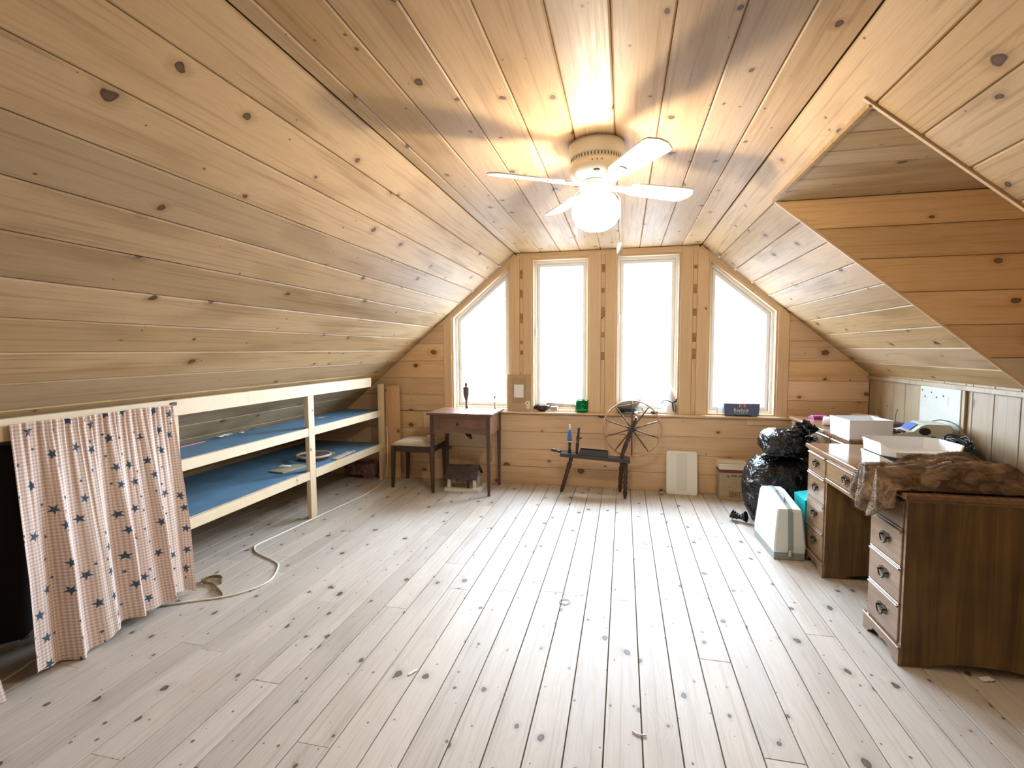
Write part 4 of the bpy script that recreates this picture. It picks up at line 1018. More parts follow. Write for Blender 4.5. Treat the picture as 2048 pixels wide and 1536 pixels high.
b = MB(); b.prism(rrect(0.280, 0.414, 0.018), up @ Matrix.Translation((0, 0, -0.004)), 0.0035); b.out('face', M['panel_white'], wpn)
b = MB(); b.prism(rect(-0.045, 0.048, -0.175, 0.185), up @ Matrix.Translation((0, 0, -0.0065)), 0.002); b.out('raised_field', plain('panel_field', (0.70, 0.69, 0.63), 0.45), wpn)

M['carton'] = plain('carton_tan', (0.40, 0.31, 0.19), 0.8, nz=0.08)
M['carton_dark'] = plain('carton_print', (0.055, 0.045, 0.03), 0.8)
M['carton_red'] = plain('carton_red', (0.17, 0.035, 0.04), 0.7)
M['carton_cream'] = plain('carton_cream', (0.74, 0.68, 0.56), 0.75)
ct = thing('storage_carton', 'tan cardboard storage carton with a cream lid and red band', 'carton', (1.015, 4.985, 0))
b = MB(); b.b6(-0.125, 0.125, -0.088, 0.088, 0.001, 0.270, 0.002); b.out('carton_body', M['carton'], ct)
b = MB(); b.b6(-0.126, 0.126, -0.0892, 0.089, 0.262, 0.292, 0.001); b.out('red_band', M['carton_red'], ct)
b = MB(); b.b6(-0.131, 0.120, -0.092, 0.091, 0.2925, 0.345, 0.003); b.out('lid', M['carton_cream'], ct)
b = MB(); b.box((-0.004, 0.01, 0.352), (0.25, 0.15, 0.008), 0.002, rot=Matrix.Rotation(0.02, 4, 'Y')); b.out('lid_flap', M['carton_cream'], ct)
b = MB(); spt = [((0.013 if i % 2 == 0 else 0.0055)*math.cos(math.radians(90+36*i)), (0.013 if i % 2 == 0 else 0.0055)*math.sin(math.radians(90+36*i))) for i in range(10)]
fm = lambda x, z: Matrix(((1, 0, 0, x), (0, 0, 1, -0.0892), (0, 1, 0, z), (0, 0, 0, 1)))
b.prism(spt, fm(-0.050, 0.228), 0.0008); b.out('printed_star', M['carton_dark'], ct)
rr = random.Random(2); x = -0.022
for i in range(9):
    wd = rr.uniform(0.006, 0.011); hh = rr.uniform(0.012, 0.018)
    if i == 4: x += 0.012; continue
    b = MB(); b.prism(rect(x, x+wd, -hh/2, hh/2), fm(0, 0.236), 0.0006); b.out('printed_mark', M['carton_dark'], ct); x += wd+0.003
for z, x0, x1 in ((0.172, -0.06, 0.075), (0.145, -0.055, -0.01), (0.125, -0.055, -0.015)):
    b = MB(); b.prism(rect(x0, x1, 0, 0.003), fm(0, z), 0.0006); b.out('printed_line', plain('carton_faint_print', (0.22, 0.17, 0.10), 0.8), ct)
b, _ = pring([(-0.035, 0.035), (0.055, 0.035), (0.055, 0.085), (-0.035, 0.085)], 0.005, -0.0892, -0.0882); b.out('label_frame', M['carton_dark'], ct)
for i in range(4):
    b = MB(); b.prism(rect(-0.020+i*0.016, -0.009+i*0.016, 0.048, 0.074), fm(0, 0), 0.0006); b.out('printed_mark', plain('carton_print_soft', (0.13, 0.10, 0.06), 0.8), ct)

# ------------------------------------------------------------------ bin bags
s = NT('black_bag_plastic')
n1 = s.noise(s.v_('MULTIPLY', s.obj(), (1.0, 1.0, 2.2)), 9.0, 3.0, 0.55, 1.2)
s.fin((0.007, 0.007, 0.009), 0.13); s.bump(s.m_('ABSOLUTE', s.m_('SUBTRACT', n1, 0.5)), 1.0, 0.03)
M['bin_bag'] = s.m
def bag(name, c, rad, seed, label, flat=0.0, sub=5, crump=0.135, rz=0.0, zmin=0.003):
    b = MB(); bmesh.ops.create_icosphere(b.b, subdivisions=sub, radius=1.0)
    of = Vector((seed*3.1, seed*1.7, seed*2.3))
    for v in b.b.verts:
        d = v.co.normalized()
        # boxier than a ball
        k = 1.0/(abs(d.x)**3.4+abs(d.y)**3.4+abs(d.z)**3.4)**(1/3.4)
        n_ = noise.noise(d*1.5+of)*0.9
        e = Vector((d.x*1.0+d.z*0.45, d.y*1.0-d.z*0.3, d.z*0.45))
        cr = abs(noise.noise(e*4.2+of))+0.55*abs(noise.noise(e*9.5+of*2))+0.28*abs(noise.noise(d*19+of))
        r = k*(1+0.09*n_)-crump*cr
        p = Vector((d.x*r*rad[0], d.y*r*rad[1], d.z*r*rad[2]))
        v.co = p
    for f in b.b.faces: f.smooth = True
    me = b.me(name); me.transform(Matrix.Rotation(rz, 4, 'Z'))
    for v in me.vertices:
        z = v.co.z+c[2]
        if z < zmin: v.co.z = zmin-c[2]+0.0
    return tag(link(name, me, M['bin_bag'], None, loc=c), label, 'bin bag', 'black bin bags by the desks')
big_bag = bag('bin_bag', (1.240, 4.37, 0.266), (0.262, 0.225, 0.285), 1, 'big full black bin bag standing on the floor behind the grey case')
o = bag('bin_bag', (1.285, 4.38, 0.652), (0.185, 0.18, 0.118), 4, 'smaller black bin bag lying on top of the big one', zmin=0.562)
# tied ears
def ears(parent, base, dirs, seed):
    for i, (d, L, wd) in enumerate(dirs):
        b = MB(); n = 8; rr = random.Random(seed+i); d = Vector(d).normalized(); sd_ = d.cross(Vector((0.3, -1, 0.2))).normalized()
        rows = []
        for k in range(n+1):
            t = k/n; c = Vector(base)+d*L*t+Vector((0, -0.02*math.sin(t*4+i), 0.015*math.sin(t*5+i)))
            wv = wd*(0.3+0.9*t)*(1-0.25*t)
            rows.append([b.b.verts.new(c+sd_*(u-0.5)*wv+Vector((0, 0.02*math.sin(u*9+k), 0.012*math.cos(u*11+k*0.7)))) for u in (0, 0.2, 0.4, 0.6, 0.8, 1)])
        for p, q in zip(rows, rows[1:]):
            for j in range(5): b.b.faces.new((p[j], p[j+1], q[j+1], q[j])).smooth = True
        e = b.out('tied_ear', M['bin_bag'], parent); e.modifiers.new('t', 'SOLIDIFY').thickness = 0.0015
bz = o.location
ears(o, (1.385-bz.x, 4.27-bz.y, 0.720-bz.z), [((-0.7, -0.2, 0.7), 0.13, 0.11), ((-0.1, -0.2, 1), 0.14, 0.13), ((0.45, -0.3, 0.75), 0.12, 0.10), ((0.0, -0.8, 0.3), 0.12, 0.10), ((0.25, -0.9, -0.1), 0.10, 0.08)], 3)
o = bag('bin_bag', (1.425, 4.085, 0.34), (0.065, 0.060, 0.36), 9, 'slim black bin bag squeezed between the big one and the desk')
b = MB(); b.tube(smooth_path([(0.985, 4.27, 0.055), (0.955, 4.29, 0.048), (0.925, 4.32, 0.042), (0.885, 4.34, 0.055)]), [0.046-0.026*min(1, i/9)+0.018*max(0, (i-12)/12)+0.004*math.sin(i*1.7) for i in range(25)], 10)
ke = b.out('knotted_end', M['bin_bag'], big_bag); ke.matrix_parent_inverse = Matrix.Translation(-Vector(big_bag.location))

# ------------------------------------------------------------------ sewing machine case
M['case_body'] = plain('case_pale_grey', (0.70, 0.76, 0.74), 0.32)
M['case_blue'] = plain('case_band_grey', (0.27, 0.31, 0.31), 0.35)
cs = thing('machine_case', 'pale grey-green portable sewing machine case beside the desk', 'case', (1.090, 3.790, 0), 0.04)
b = MB()
# side outline in (y, z), lofted across x with a pinched top
out_ = [(-0.222, 0.052), (-0.226, 0.10), (-0.206, 0.325), (-0.196, 0.342), (0.10, 0.398), (0.19, 0.395), (0.205, 0.375), (0.222, 0.10), (0.218, 0.052)]
def cx_(z): return 0.100-0.030*max(0, (z-0.15)/0.25) if z > 0.15 else 0.096+0.004*z/0.15
L1 = b.ring([(-cx_(z), y, z) for y, z in out_]); L0 = b.ring([(-cx_(z)*0.93, y*0.965, 0.052+(z-0.052)*0.985) for y, z in out_])
R1 = b.ring([(cx_(z), y, z) for y, z in out_]); R0 = b.ring([(cx_(z)*0.93, y*0.965, 0.052+(z-0.052)*0.985) for y, z in out_])
L1b = b.ring([(-cx_(z)*0.9, y*1.0, z) for y, z in out_]); R1b = b.ring([(cx_(z)*0.9, y*1.0, z) for y, z in out_])
for v in L1+R1: v.co.y *= 0.975; v.co.z = 0.052+(v.co.z-0.052)*0.97
b.bridge(L1, L1b); b.bridge(L1b, R1b); b.bridge(R1b, R1); b.cap(L1); b.cap(R1, True)
for v in L0+R0: b.b.verts.remove(v)
b.out('case_cover', M['case_body'], cs)
b = MB(); b.b6(-0.097, 0.097, -0.220, 0.216, 0.001, 0.0515, 0.004); b.out('case_base', M['case_blue'], cs)
b = MB()
bo = [(-0.2285, 0.053), (-0.2325, 0.10), (-0.2115, 0.326), (-0.200, 0.3455), (0.10, 0.4015), (0.19, 0.3985), (0.2085, 0.377), (0.2255, 0.10), (0.2215, 0.053)]
bi = [(y*0.97, z-0.004) for y, z in bo]
A0 = b.ring([(-0.014, y, z) for y, z in bo]); A1 = b.ring([(0.014, y, z) for y, z in bo]); B0 = b.ring([(-0.014, y, z) for y, z in bi]); B1 = b.ring([(0.014, y, z) for y, z in bi])
for i in range(len(bo)-1):
    for p, q in ((A0, A1), (A1, B1), (B1, B0), (B0, A0)): b.b.faces.new((p[i], p[i+1], q[i+1], q[i]))
for i in (0, len(bo)-1): b.b.faces.new((A0[i], A1[i], B1[i], B0[i]))
b.out('centre_band', M['case_blue'], cs)
M['chrome'] = plain('chrome', (0.7, 0.7, 0.7), 0.2, 1.0)
b = MB(); b.b6(-0.009, 0.009, -0.2355, -0.2255, 0.030, 0.075, 0.002); b.out('latch', M['chrome'], cs)
b = MB(); b.tube(smooth_path([(0, -0.095, 0.3655), (0, -0.088, 0.384), (0, -0.03, 0.400), (0, 0.04, 0.412), (0, 0.062, 0.402), (0, 0.066, 0.390)]), 0.006, 8); b.out('carry_handle', M['case_blue'], cs)
# teal and beige things squeezed behind the case
b = MB(); lo_ = b.ring([(-0.045, -0.10, 0.001), (0.035, -0.10, 0.001), (0.035, 0.10, 0.001), (-0.045, 0.10, 0.001)]); hi_ = b.ring([(-0.065, -0.11, 0.375), (0.055, -0.11, 0.40), (0.055, 0.11, 0.40), (-0.065, 0.11, 0.375)]); b.bridge(lo_, hi_); b.cap(lo_, True); b.cap(hi_)
tag(b.out('teal_tote', plain('teal_plastic', (0.02, 0.45, 0.48), 0.35), None, (1.290, 3.815, 0)), 'bright teal tote tucked between the grey case and the desk', 'tote')
b = MB(); b.box((0, 0, 0.235), (0.08, 0.12, 0.468), 0.025, seg=3); tag(b.out('beige_bin', plain('beige_plastic', (0.50, 0.46, 0.34), 0.5), None, (1.40, 3.935, 0)), 'beige rounded bin hidden behind the teal tote', 'bin')

# ------------------------------------------------------------------ kneehole desks
M['desk_top'] = furniture('desk_top_varnish', (0.26, 0.145, 0.08), (0.17, 0.088, 0.045), 0.13, axis=1)
M['desk_front'] = furniture('desk_front_wood', (0.26, 0.16, 0.09), (0.17, 0.098, 0.052), 0.18, axis=1)
M['desk_side'] = furniture('desk_side_wood', (0.20, 0.122, 0.038), (0.078, 0.042, 0.014), 0.42, axis=2, scale=0.6)
M['brass'] = plain('aged_brass', (0.075, 0.058, 0.038), 0.34, 0.8)
def handle_mesh():
    """batwing backplate with a swinging bail; local x to the room, y across"""
    b = MB()
    half = [(0.0, 0.021), (0.010, 0.017), (0.018, 0.024), (0.026, 0.020), (0.040, 0.016), (0.047, 0.004), (0.038, -0.004), (0.030, -0.014), (0.020, -0.011), (0.012, -0.020), (0.0, -0.026)]
    poly = half+[(-x, z) for x, z in half[::-1][1:-1]]
    b.prism(poly, Matrix(((0, 0, -1, 0), (1, 0, 0, 0), (0, 1, 0, 0), (0, 0, 0, 1))), 0.002)
    for y in (-0.028, 0.028): b.lathe([(0.006, 0), (0.004, 0.006), (0.006, 0.011), (0.003, 0.015)], mt=Matrix.Translation((-0.002, y, 0.004)) @ Matrix.Rotation(-math.pi/2, 4, 'Y'), seg=10)
    b.tube([(-0.012, 0.028*math.cos(math.radians(180+180*i/12)), 0.004+0.028*math.sin(math.radians(180+180*i/12))-0.003*math.sin(math.pi*i/12)) for i in range(13)], [0.0028+0.0016*math.sin(math.pi*i/12) for i in range(13)], 8)
    return b.me('handle')
HM = handle_mesh(); HM.materials.append(M['brass'])
def desk(loc, label, sy=1.0, sz=1.0, lab2=None):
    dk = thing('kneehole_desk', label, 'desk', loc, group='kneehole desks along the knee wall')
    dk.scale = (1, sy, sz)
    W2 = 0.595; DP = 0.60
    b = MB(); b.b6(-0.022, DP+0.01, -W2-0.018, W2+0.018, 0.760, 0.785, 0.005, 2); b.out('desk_top', M['desk_top'], dk)
    b = MB(); b.b6(-0.012, DP, -W2-0.008, W2+0.008, 0.748, 0.7598, 0.003); b.out('top_moulding', M['desk_front'], dk)
    for sgn in (-1, 1):
        y0, y1 = sorted((sgn*W2, sgn*(W2-0.315)))
        # side panels with a shaped foot cut-out, plus back and inner floor
        for yy, t in ((y0, 0.018), (y1-0.018, 0.018)):
            pl_ = [(0.0, 0.0), (0.10, 0.0), (0.13, 0.018), (0.19, 0.030), (0.30, 0.034), (0.41, 0.030), (0.47, 0.018), (0.50, 0.0), (DP, 0.0), (DP, 0.747), (0.0, 0.747)]
            b = MB(); b.prism(pl_, Matrix(((1, 0, 0, 0), (0, 0, 1, yy), (0, 1, 0, 0), (0, 0, 0, 1))), t); b.out('side_panel', M['desk_side'], dk)
        b = MB(); b.b6(0.011, DP-0.002, y0+0.0185, y1-0.0185, 0.088, 0.093); b.out('pedestal_floor', M['desk_side'], dk)
        b = MB(); b.b6(DP-0.02, DP-0.002, y0+0.0185, y1-0.0185, 0.1055, 0.745); 
        b.out('carcass_back', M['desk_side'], dk)
        for yy in (y0, y1-0.018):
            b = MB(); b.b6(-0.004, -0.0005, yy, yy+0.018, 0.089, 0.747); b.out('face_stile', M['desk_front'], dk)
        # bracket foot plinth
        n = 8; yc = (y0+y1)/2; hw = (y1-y0)/2+0.008
        pts = [(-hw, 0.0), (-hw+0.045, 0.0), (-hw+0.060, 0.020), (-hw+0.085, 0.030), (-hw+0.10, 0.046), (-0.02, 0.046), (0.0, 0.036), (0.02, 0.046), (hw-0.10, 0.046), (hw-0.085, 0.030), (hw-0.060, 0.020), (hw-0.045, 0.0), (hw, 0.0), (hw, 0.076), (-hw, 0.076)]
        b = MB(); b.prism(pts, Matrix(((0, 0, 1, -0.016), (1, 0, 0, yc), (0, 1, 0, 0), (0, 0, 0, 1))), 0.0155); b.out('bracket_foot', M['desk_front'], dk)
        b = MB(); b.b6(-0.021, -0.0005, yc-hw-0.002, yc+hw+0.002, 0.0765, 0.088, 0.003); b.out('base_moulding', M['desk_front'], dk)
        for z0, z1 in ((0.094, 0.268), (0.278, 0.438), (0.448, 0.608), (0.618, 0.744)):
            b = MB(); b.b6(-0.010, 0.010, y0+0.0195, y1-0.0195, z0, z1, 0.003)
            d_ = b.out('drawer', M['desk_front'], dk)
            b = MB(); b.b6(-0.019, -0.0103, y0+0.0195, y1-0.0195, z1-0.013, z1-0.003, 0.0025); b.out('drawer_lip', M['desk_front'], d_)
            b = MB(); b.b6(-0.013, -0.0005, y0+0.019, y1-0.019, z1+0.0012, z1+0.0085, 0.0015); b.out('drawer_rail', M['desk_front'], dk) if z1 < 0.7 else b.b.free()
            hh = bpy.data.objects.new('handle', HM); COL.objects.link(hh); hh.parent = d_; hh.location = (-0.0105, (y0+y1)/2, (z0+z1)/2+0.004)
    b = MB(); b.b6(-0.010, 0.010, -0.272, 0.272, 0.632, 0.744, 0.003); d_ = b.out('centre_drawer', M['desk_front'], dk)
    b = MB(); b.b6(-0.017, -0.0103, -0.272, 0.272, 0.731, 0.741, 0.0025); b.out('drawer_lip', M['desk_front'], d_)
    for yy in (-0.0,):
        hh = bpy.data.objects.new('handle', HM); COL.objects.link(hh); hh.parent = d_; hh.location = (-0.0105, yy, 0.690)
    b = MB(); b.b6(-0.016, 0.012, -0.279, 0.279, 0.606, 0.630, 0.004); b.out('apron_rail', M['desk_front'], dk)
    b = MB(); b.b6(DP-0.016, DP-0.003, -0.2795, 0.2795, 0.10, 0.746); b.out('modesty_panel', M['desk_side'], dk)
    return dk
desk((1.225, 3.055, 0), 'dark kneehole desk with brass pulls and a fur coat on top')
desk((1.515, 4.365, 0), 'second kneehole desk against the knee wall behind the bin bags', sy=1.015, sz=0.800/0.785)
DT1, DT2 = 0.7855, 0.8005

# trays on the near desk
M['tray_white'] = plain('tray_white_plastic', (0.78, 0.80, 0.82), 0.35)
def tray(name, label, loc, size, h, rz, dip=0.6, chm=0.05, wt=0.004):
    t = thing(name, label, 'tray', loc, rz); sx, sy = size[0]/2, size[1]/2
    oct_ = [(-sx+chm, -sy), (sx-chm, -sy), (sx, -sy+chm), (sx, sy-chm), (sx-chm, sy), (-sx+chm, sy), (-sx, sy-chm), (-sx, -sy+chm)] if chm > 0 else [(-sx, -sy), (sx, -sy), (sx, sy), (-sx, sy)]
    n = len(oct_); b = MB(); inn = inset(oct_, wt)
    def zt(i): x, y = oct_[i]; return h*dip if y < -sy+1e-6 and chm > 0 else h
    o0 = b.ring([(x*0.97, y*0.97, 0) for x, y in oct_]); o1 = b.ring([(x, y, zt(i)) for i, (x, y) in enumerate(oct_)])
    i1 = b.ring([(x, y, zt(i)) for i, (x, y) in enumerate(inn)]); i0 = b.ring([(x*0.97, y*0.97, 0.004) for x, y in inn])
    b.bridge(o0, o1); b.bridge(o1, i1); b.bridge(i1, i0); b.cap(o0, True); b.cap(i0)
    b.out('tray_shell', M['tray_white'], t)
    b = MB()
    r0 = [(x*1.012, y*1.012) for x, y in oct_]
    a = b.ring([(x, y, zt(i)-0.006) for i, (x, y) in enumerate(r0)]); c = b.ring([(x, y, zt(i)+0.0012) for i, (x, y) in enumerate(r0)]); e = b.ring([(x, y, zt(i)+0.0012) for i, (x, y) in enumerate(inn)]); g_ = b.ring([(x, y, zt(i)-0.006) for i, (x, y) in enumerate(oct_)])
    for p, q in ((a, c), (c, e), (g_, a)): b.bridge(p, q)
    b.out('rim', M['tray_white'], t)
    return t
tray('letter_tray', 'lower white letter tray of the stack on the near desk', (1.520, 3.075, DT1), (0.38, 0.30), 0.060, 0.03)
tray('letter_tray', 'upper white letter tray of the stack on the near desk', (1.530, 3.085, DT1+0.0625), (0.38, 0.30), 0.065, 0.01, dip=0.42)
t = tray('white_box', 'tall open white box near the edge of the far desk', (1.625, 3.905, DT2), (0.275, 0.26), 0.130, 0.10, chm=0.0, wt=0.006)
b = MB(); b.b6(-0.09, 0.03, 0.116, 0.122, 0.045, 0.10, 0.002); b.out('divider', M['tray_white'], t)

# adding machine
M['calc_beige'] = plain('calc_beige', (0.52, 0.53, 0.46), 0.4)
M['calc_dark'] = plain('calc_dark', (0.02, 0.021, 0.024), 0.4)
cm = thing('adding_machine', 'beige printing adding machine with a blue window on the far desk', 'calculator', (1.950, 3.880, DT2), -0.10)
b = MB(); b.prism([(-0.165, 0.004), (0.150, 0.004), (0.158, 0.02), (0.158, 0.100), (0.148, 0.112), (0.02, 0.112), (-0.01, 0.100), (-0.05, 0.062), (-0.165, 0.036)], Matrix(((1, 0, 0, 0), (0, 0, 1, -0.105), (0, 1, 0, 0), (0, 0, 0, 1))), 0.21); o = b.out('housing', M['calc_beige'], cm); 
sl_ = math.atan2(0.062-0.036, 0.115)
for r_ in range(3):
    for c_ in range(4):
        b = MB(); b.box((-0.145+0.024*r_, -0.078+0.024*c_, 0.0445+0.024*r_*math.tan(sl_)), (0.019, 0.019, 0.009), 0.002, rot=Matrix.Rotation(-sl_, 4, 'Y')); b.out('key', M['calc_dark'], cm)
for c_ in range(2):
    b = MB(); b.box((-0.145+0.03*c_, 0.055, 0.0445+0.03*c_*math.tan(sl_)), (0.022, 0.060, 0.008), 0.002, rot=Matrix.Rotation(-sl_, 4, 'Y')); b.out('wide_key', M['calc_dark'], cm)
b = MB(); a_ = math.atan2(0.100-0.062, 0.04); b.box((-0.032, 0.02, 0.086), (0.062, 0.14, 0.005), 0.001, rot=Matrix.Rotation(-a_, 4, 'Y')); b.out('blue_window', plain('blue_cover', (0.10, 0.17, 0.42), 0.2), cm)
b = MB(); b.lathe([(0.025, 0), (0.025, 0.05)], mt=Matrix.Translation((0.01, -0.1085, 0.066)) @ Matrix.Rotation(-math.pi/2, 4, 'X') @ Matrix.Diagonal((1.3, 1, 1, 1)), seg=18); b.out('side_knob', M['calc_dark'], cm)
b = MB(); b.b6(0.045, 0.070, -0.1065, -0.1045, 0.026, 0.034); b.out('side_slot', M['calc_dark'], cm)
b = MB(); b.tube(smooth_path([(0.11, 0.05, 0.118), (0.15, 0.03, 0.13), (0.20, -0.02, 0.115), (0.215, -0.10, 0.07), (0.222, -0.18, 0.02), (0.224, -0.27, -0.08), (0.224, -0.30, -0.2)]), 0.0035, 8); b.out('power_cord', plain('grey_cable', (0.16, 0.16, 0.15), 0.5), cm)
# black bag of cables standing between the near desk and the knee wall
M['cable'] = plain('black_cable', (0.012, 0.011, 0.012), 0.45)
tg = thing('cable_bag', 'black bag of tangled cables standing between desk and knee wall', 'bag', (2.00, 3.53, 0.0))
b = MB(); rs = []
for z, r in ((0.001, 0.92), (0.06, 1.0), (0.35, 0.95), (0.62, 1.02), (0.74, 0.95), (0.80, 0.80), (0.785, 0.55), (0.77, 0.05)):
    rs.append(b.ring([(0.105*r*math.copysign(abs(math.cos(a))**0.6, math.cos(a))+0.008*math.sin(5*a+z*9), 0.150*r*math.copysign(abs(math.sin(a))**0.6, math.sin(a)), z+(0.012*math.sin(3*a) if z > 0.5 else 0)) for a in [2*math.pi*k/28 for k in range(28)]]))
for p, q in zip(rs, rs[1:]): b.bridge(p, q, True)
b.cap(rs[0], True); b.cap(rs[-1]); b.out('bag_body', plain('black_cloth_bag', (0.010, 0.009, 0.009), 0.8), tg)
for i in range(10):
    rr = random.Random(i+77); a0 = rr.uniform(0, 6); pts = []
    for k in range(8):
        t_ = k/7; pts.append((0.07*math.cos(a0+k*0.9)*rr.uniform(0.5, 1.1), 0.11*math.sin(a0+k*0.9)*rr.uniform(0.5, 1.15), 0.795+0.085*math.sin(math.pi*t_)*rr.uniform(0.3, 1.0)))
    b = MB(); b.tube(smooth_path(pts, 6), 0.005, 6); b.out('cable', M['cable'], tg)

# small things on the far desk
b = MB(); b.box((0, 0, 0.009), (0.17, 0.12, 0.018), 0.002); o = tag(b.out('maroon_book', plain('maroon_cover', (0.22, 0.03, 0.07), 0.5), None, (1.70, 4.83, DT2), (0, 0, 0.1)), 'dark maroon book lying at the far end of the far desk', 'book')
b = MB(); b.box((0, 0, 0.024), (0.13, 0.05, 0.011), 0.003); tag(b.out('pink_case', plain('pink_plastic', (0.85, 0.16, 0.62), 0.4), None, (1.685, 4.82, DT2), (0, 0, 0.1)), 'bright pink case on the maroon book', 'case')
b = MB(); b.lathe([(0.034, 0), (0.036, 0.003), (0.036, 0.09), (0.034, 0.093)], mt=Matrix.Rotation(math.pi/2, 4, 'Y') @ Matrix.Rotation(0.5, 4, 'X'), seg=24); tag(b.out('paper_roll', M['paper'], None, (1.575, 4.42, DT2+0.037)), 'short white paper roll lying on the far desk behind the white box', 'paper roll')
b = MB(); b.box((0, 0, 0.030), (0.005, 0.24, 0.06), 0.001, rot=Matrix.Rotation(0.9, 4, 'Y')); tag(b.out('leaning_sheet', M['card2'], None, (2.02, 4.80, DT2), (0, 0, 0.5)), 'thin brown sheet propped up at the far end of the far desk', 'sheet')
b = MB(); b.box((0, 0, 0.03), (0.12, 0.15, 0.06), 0.01, seg=2); tag(b.out('maroon_pouch', plain('maroon_pouch', (0.06, 0.012, 0.03), 0.7), None, (1.99, 4.22, DT2)), 'dark maroon pouch behind the adding machine', 'pouch')
b = MB(); b.tube(smooth_path([(0.0, 0.0, 0.004), (0.05, 0.04, 0.02), (0.09, 0.12, 0.09), (0.12, 0.16, 0.13)]), 0.0025, 6); b.tube([(0.0, 0.0, 0.004), (-0.05, -0.06, 0.004)], 0.006, 8); tag(b.out('wire_stick', M['cable'], None, (2.02, 4.36, DT2)), 'thin dark wire leaning on the knee wall behind the pouch', 'wire')

# white board on the knee wall
M['board_white'] = plain('painted_board', (0.46, 0.455, 0.39), 0.5, nz=0.05, nscale=9)
kb = thing('painted_panel', 'cream painted access panel on the knee wall above the adding machine', 'panel', (XK, 4.035, 0.80))
b = MB(); b.b6(-0.020, -0.001, -0.228, 0.228, 0.0, 0.345, 0.003); b.out('panel_face', M['board_white'], kb)
for y in (-0.262, 0.232):
    b = MB(); b.b6(-0.016, -0.001, y, y+0.030, -0.02, 0.352, 0.002); b.out('panel_trim', M['knee'], kb)
for y, z in ((0.20, 0.31), (0.09, 0.30), (0.165, 0.265), (-0.045, 0.285), (0.03, 0.27)):
    b = MB(); b.lathe([(0.007, 0), (0.006, 0.002), (0.001, 0.0025)], mt=Matrix.Translation((-0.0202, y, z)) @ Matrix.Rotation(-math.pi/2, 4, 'Y'), seg=10); b.out('nail_mark', plain('nail_dark', (0.08, 0.07, 0.06), 0.6), kb)
b = MB(); b.b6(-0.0212, -0.0203, -0.10, -0.055, 0.215, 0.285); b.out('faded_sticker', plain('faded_mauve', (0.50, 0.46, 0.43), 0.6), kb)

# ------------------------------------------------------------------ fur coat on the near desk
s = NT('brown_fur'); n1 = s.noise(s.v_('MULTIPLY', s.obj(), (6, 20, 11)), 2.0, 3.0, 0.6, 0.8); n2 = s.noise(s.obj(), 9.0, 2.0)
s.fin(s.mix(s.m_('ADD', s.m_('MULTIPLY', s.ss(n1, 0.35, 0.7), 0.7), s.m_('MULTIPLY', s.ss(n2, 0.45, 0.7), 0.4), clamp=True), (0.065, 0.037, 0.020), (0.33, 0.215, 0.125)), 0.85, spec=0.2)
s.put(s.b.inputs['Sheen Weight'], 0.2); s.put(s.b.inputs['Sheen Roughness'], 0.5); s.bump(n1, 0.9, 0.01)
M['fur'] = s.m
nu, nv = 110, 70
vs, fs = [], []
EDGE = 1.200
for j in range(nv+1):
    for i in range(nu+1):
        u_, v_ = i/nu, j/nv               # u across the desk from the hanging end, v along it
        y = 2.475+0.30*v_
        # arc length along u: first part hangs over the front edge
        hang = 0.115+0.05*math.sin(v_*3.0+0.4)-0.06*max(0, 0.35-v_)/0.35
        back = 0.57+0.04*math.sin(v_*5)
        s_ = -hang+(hang+back)*u_
        fold = abs(math.sin(math.pi*(v_*2.6+0.9*s_+0.75*noise.noise(Vector((s_*3.6, v_*1.6, 1.0))))))**0.75
        fold2 = abs(noise.noise(Vector((s_*7.0, v_*2.6, 4.2))))
        edge = min(1.0, 7*min(v_, 1-v_))*min(1.0, 6*(1-u_))
        hgt = 0.008+edge*(0.008+0.070*fold+0.045*fold2)
        hump = 0.045*math.exp(-((s_-0.30)/0.14)**2)*edge
        hgt += hump
        skew = 0.13*max(0.0, min(1.0, (0.04-s_)/0.14))+0.26*max(0.0, s_-0.32)
        if s_ >= 0.0:
            k_ = min(1, s_/0.05); x = EDGE+s_; z = DT1+0.002+hgt
        else:
            x = EDGE-0.018-hgt*0.55; z = DT1+0.002+hgt*max(0, 1+s_/0.05)+s_
        x += 0.012*noise.noise(Vector((u_*9, v_*9, 2)))
        yy = y+skew*v_+0.014*noise.noise(Vector((u_*8, v_*6, 7)))
        vs.append((x, yy, z))
for j in range(nv):
    for i in range(nu):
        a = j*(nu+1)+i; fs.append((a, a+1, a+nu+2, a+nu+1))
me = bpy.data.meshes.new('fur_coat'); me.from_pydata(vs, [], fs); me.update()
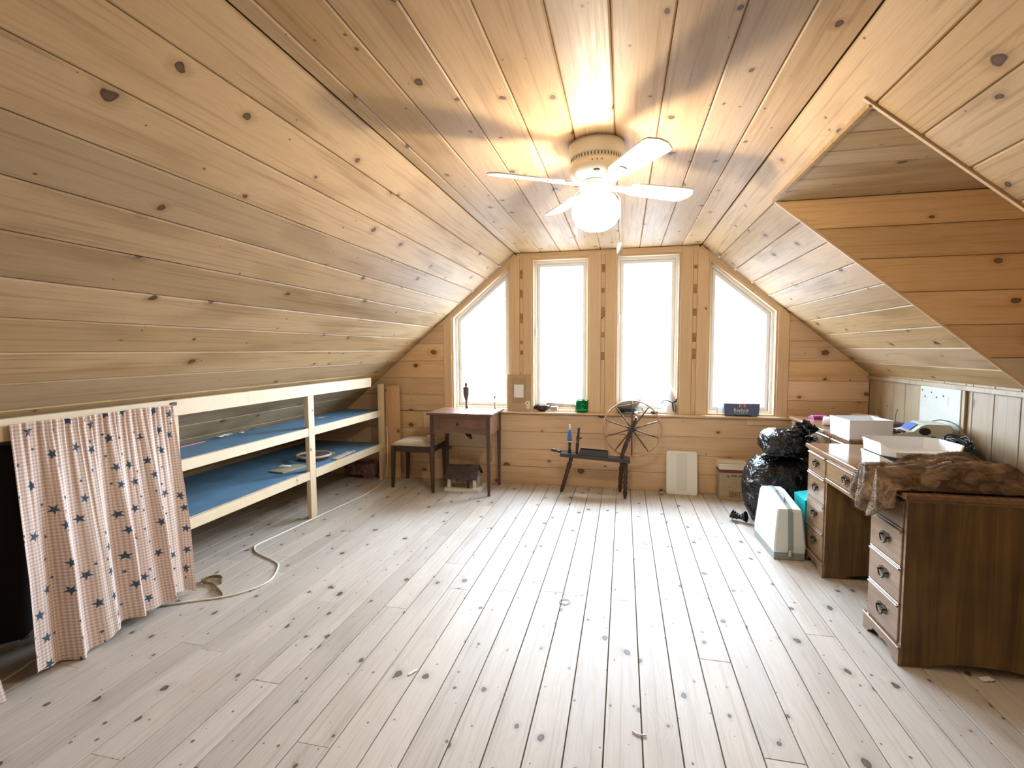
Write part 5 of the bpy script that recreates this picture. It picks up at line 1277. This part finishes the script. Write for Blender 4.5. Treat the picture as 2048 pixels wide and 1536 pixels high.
fur = link('fur_coat', me, M['fur'], None, smooth=True); fur.modifiers.new('t', 'SOLIDIFY').thickness = 0.006
tag(fur, 'brown fur coat draped over the front corner of the near desk', 'fur coat')
# tufts of guard hair give the soft outline
rr = random.Random(5); hb = MB()
for k in range(5200):
    p = me.polygons[rr.randrange(len(me.polygons))]; c = p.center; n_ = p.normal
    if n_.z < 0 and abs(n_.z) > abs(n_.x): n_ = -n_
    if n_.x > 0 and abs(n_.x) > abs(n_.z): n_ = -n_
    base = Vector(c)+Vector((rr.uniform(-.003, .003), rr.uniform(-.003, .003), 0))
    d = (Vector(n_)*0.35+Vector((rr.uniform(-.3, .3)-0.7, rr.uniform(-.3, .3)-0.5, rr.uniform(-.1, .15)))).normalized()*rr.uniform(0.012, 0.024)
    t1 = d.orthogonal().normalized()*0.0011
    hb.b.faces.new((hb.b.verts.new(base+t1), hb.b.verts.new(base-t1), hb.b.verts.new(base+d)))
hm = bpy.data.meshes.new('guard_hair'); hb.b.to_mesh(hm); hb.b.free()
ho = link('guard_hair', hm, M['fur'], fur); ho['kind'] = 'stuff'

# ------------------------------------------------------------------ litter on the floor
scrap((1.527, 2.425, 0.001), (0.055, 0.03, 0), 0.3, 'small white paper scrap on the floor beside the near desk', 0.004)
scrap((-0.893, 1.952, 0.001), (0.012, 0.05, 0), -0.5, 'narrow white sliver lying in a floor joint', 0.002)
b = MB(); b.tube(smooth_path([(-0.03, 0.0, 0.003), (-0.02, 0.028, 0.003), (0.01, 0.03, 0.003), (0.028, 0.005, 0.003), (0.015, -0.022, 0.003), (-0.015, -0.024, 0.003), (-0.032, -0.005, 0.003)]), 0.0022, 6); tag(b.out('wire_ring', plain('dull_wire', (0.25, 0.24, 0.22), 0.4, 0.6), None, (-0.308, 2.70, 0.001)), 'thin bent wire ring on the floor boards', 'ring')
b = MB(); b.tube(smooth_path([(-0.02, 0.012, 0.003), (0.0, 0.0, 0.003), (0.03, 0.002, 0.003)]), 0.003, 6); tag(b.out('cord_bit', M['cord'], None, (0.066, 1.794, 0.001)), 'short bit of white cord on the floor boards', 'cord')
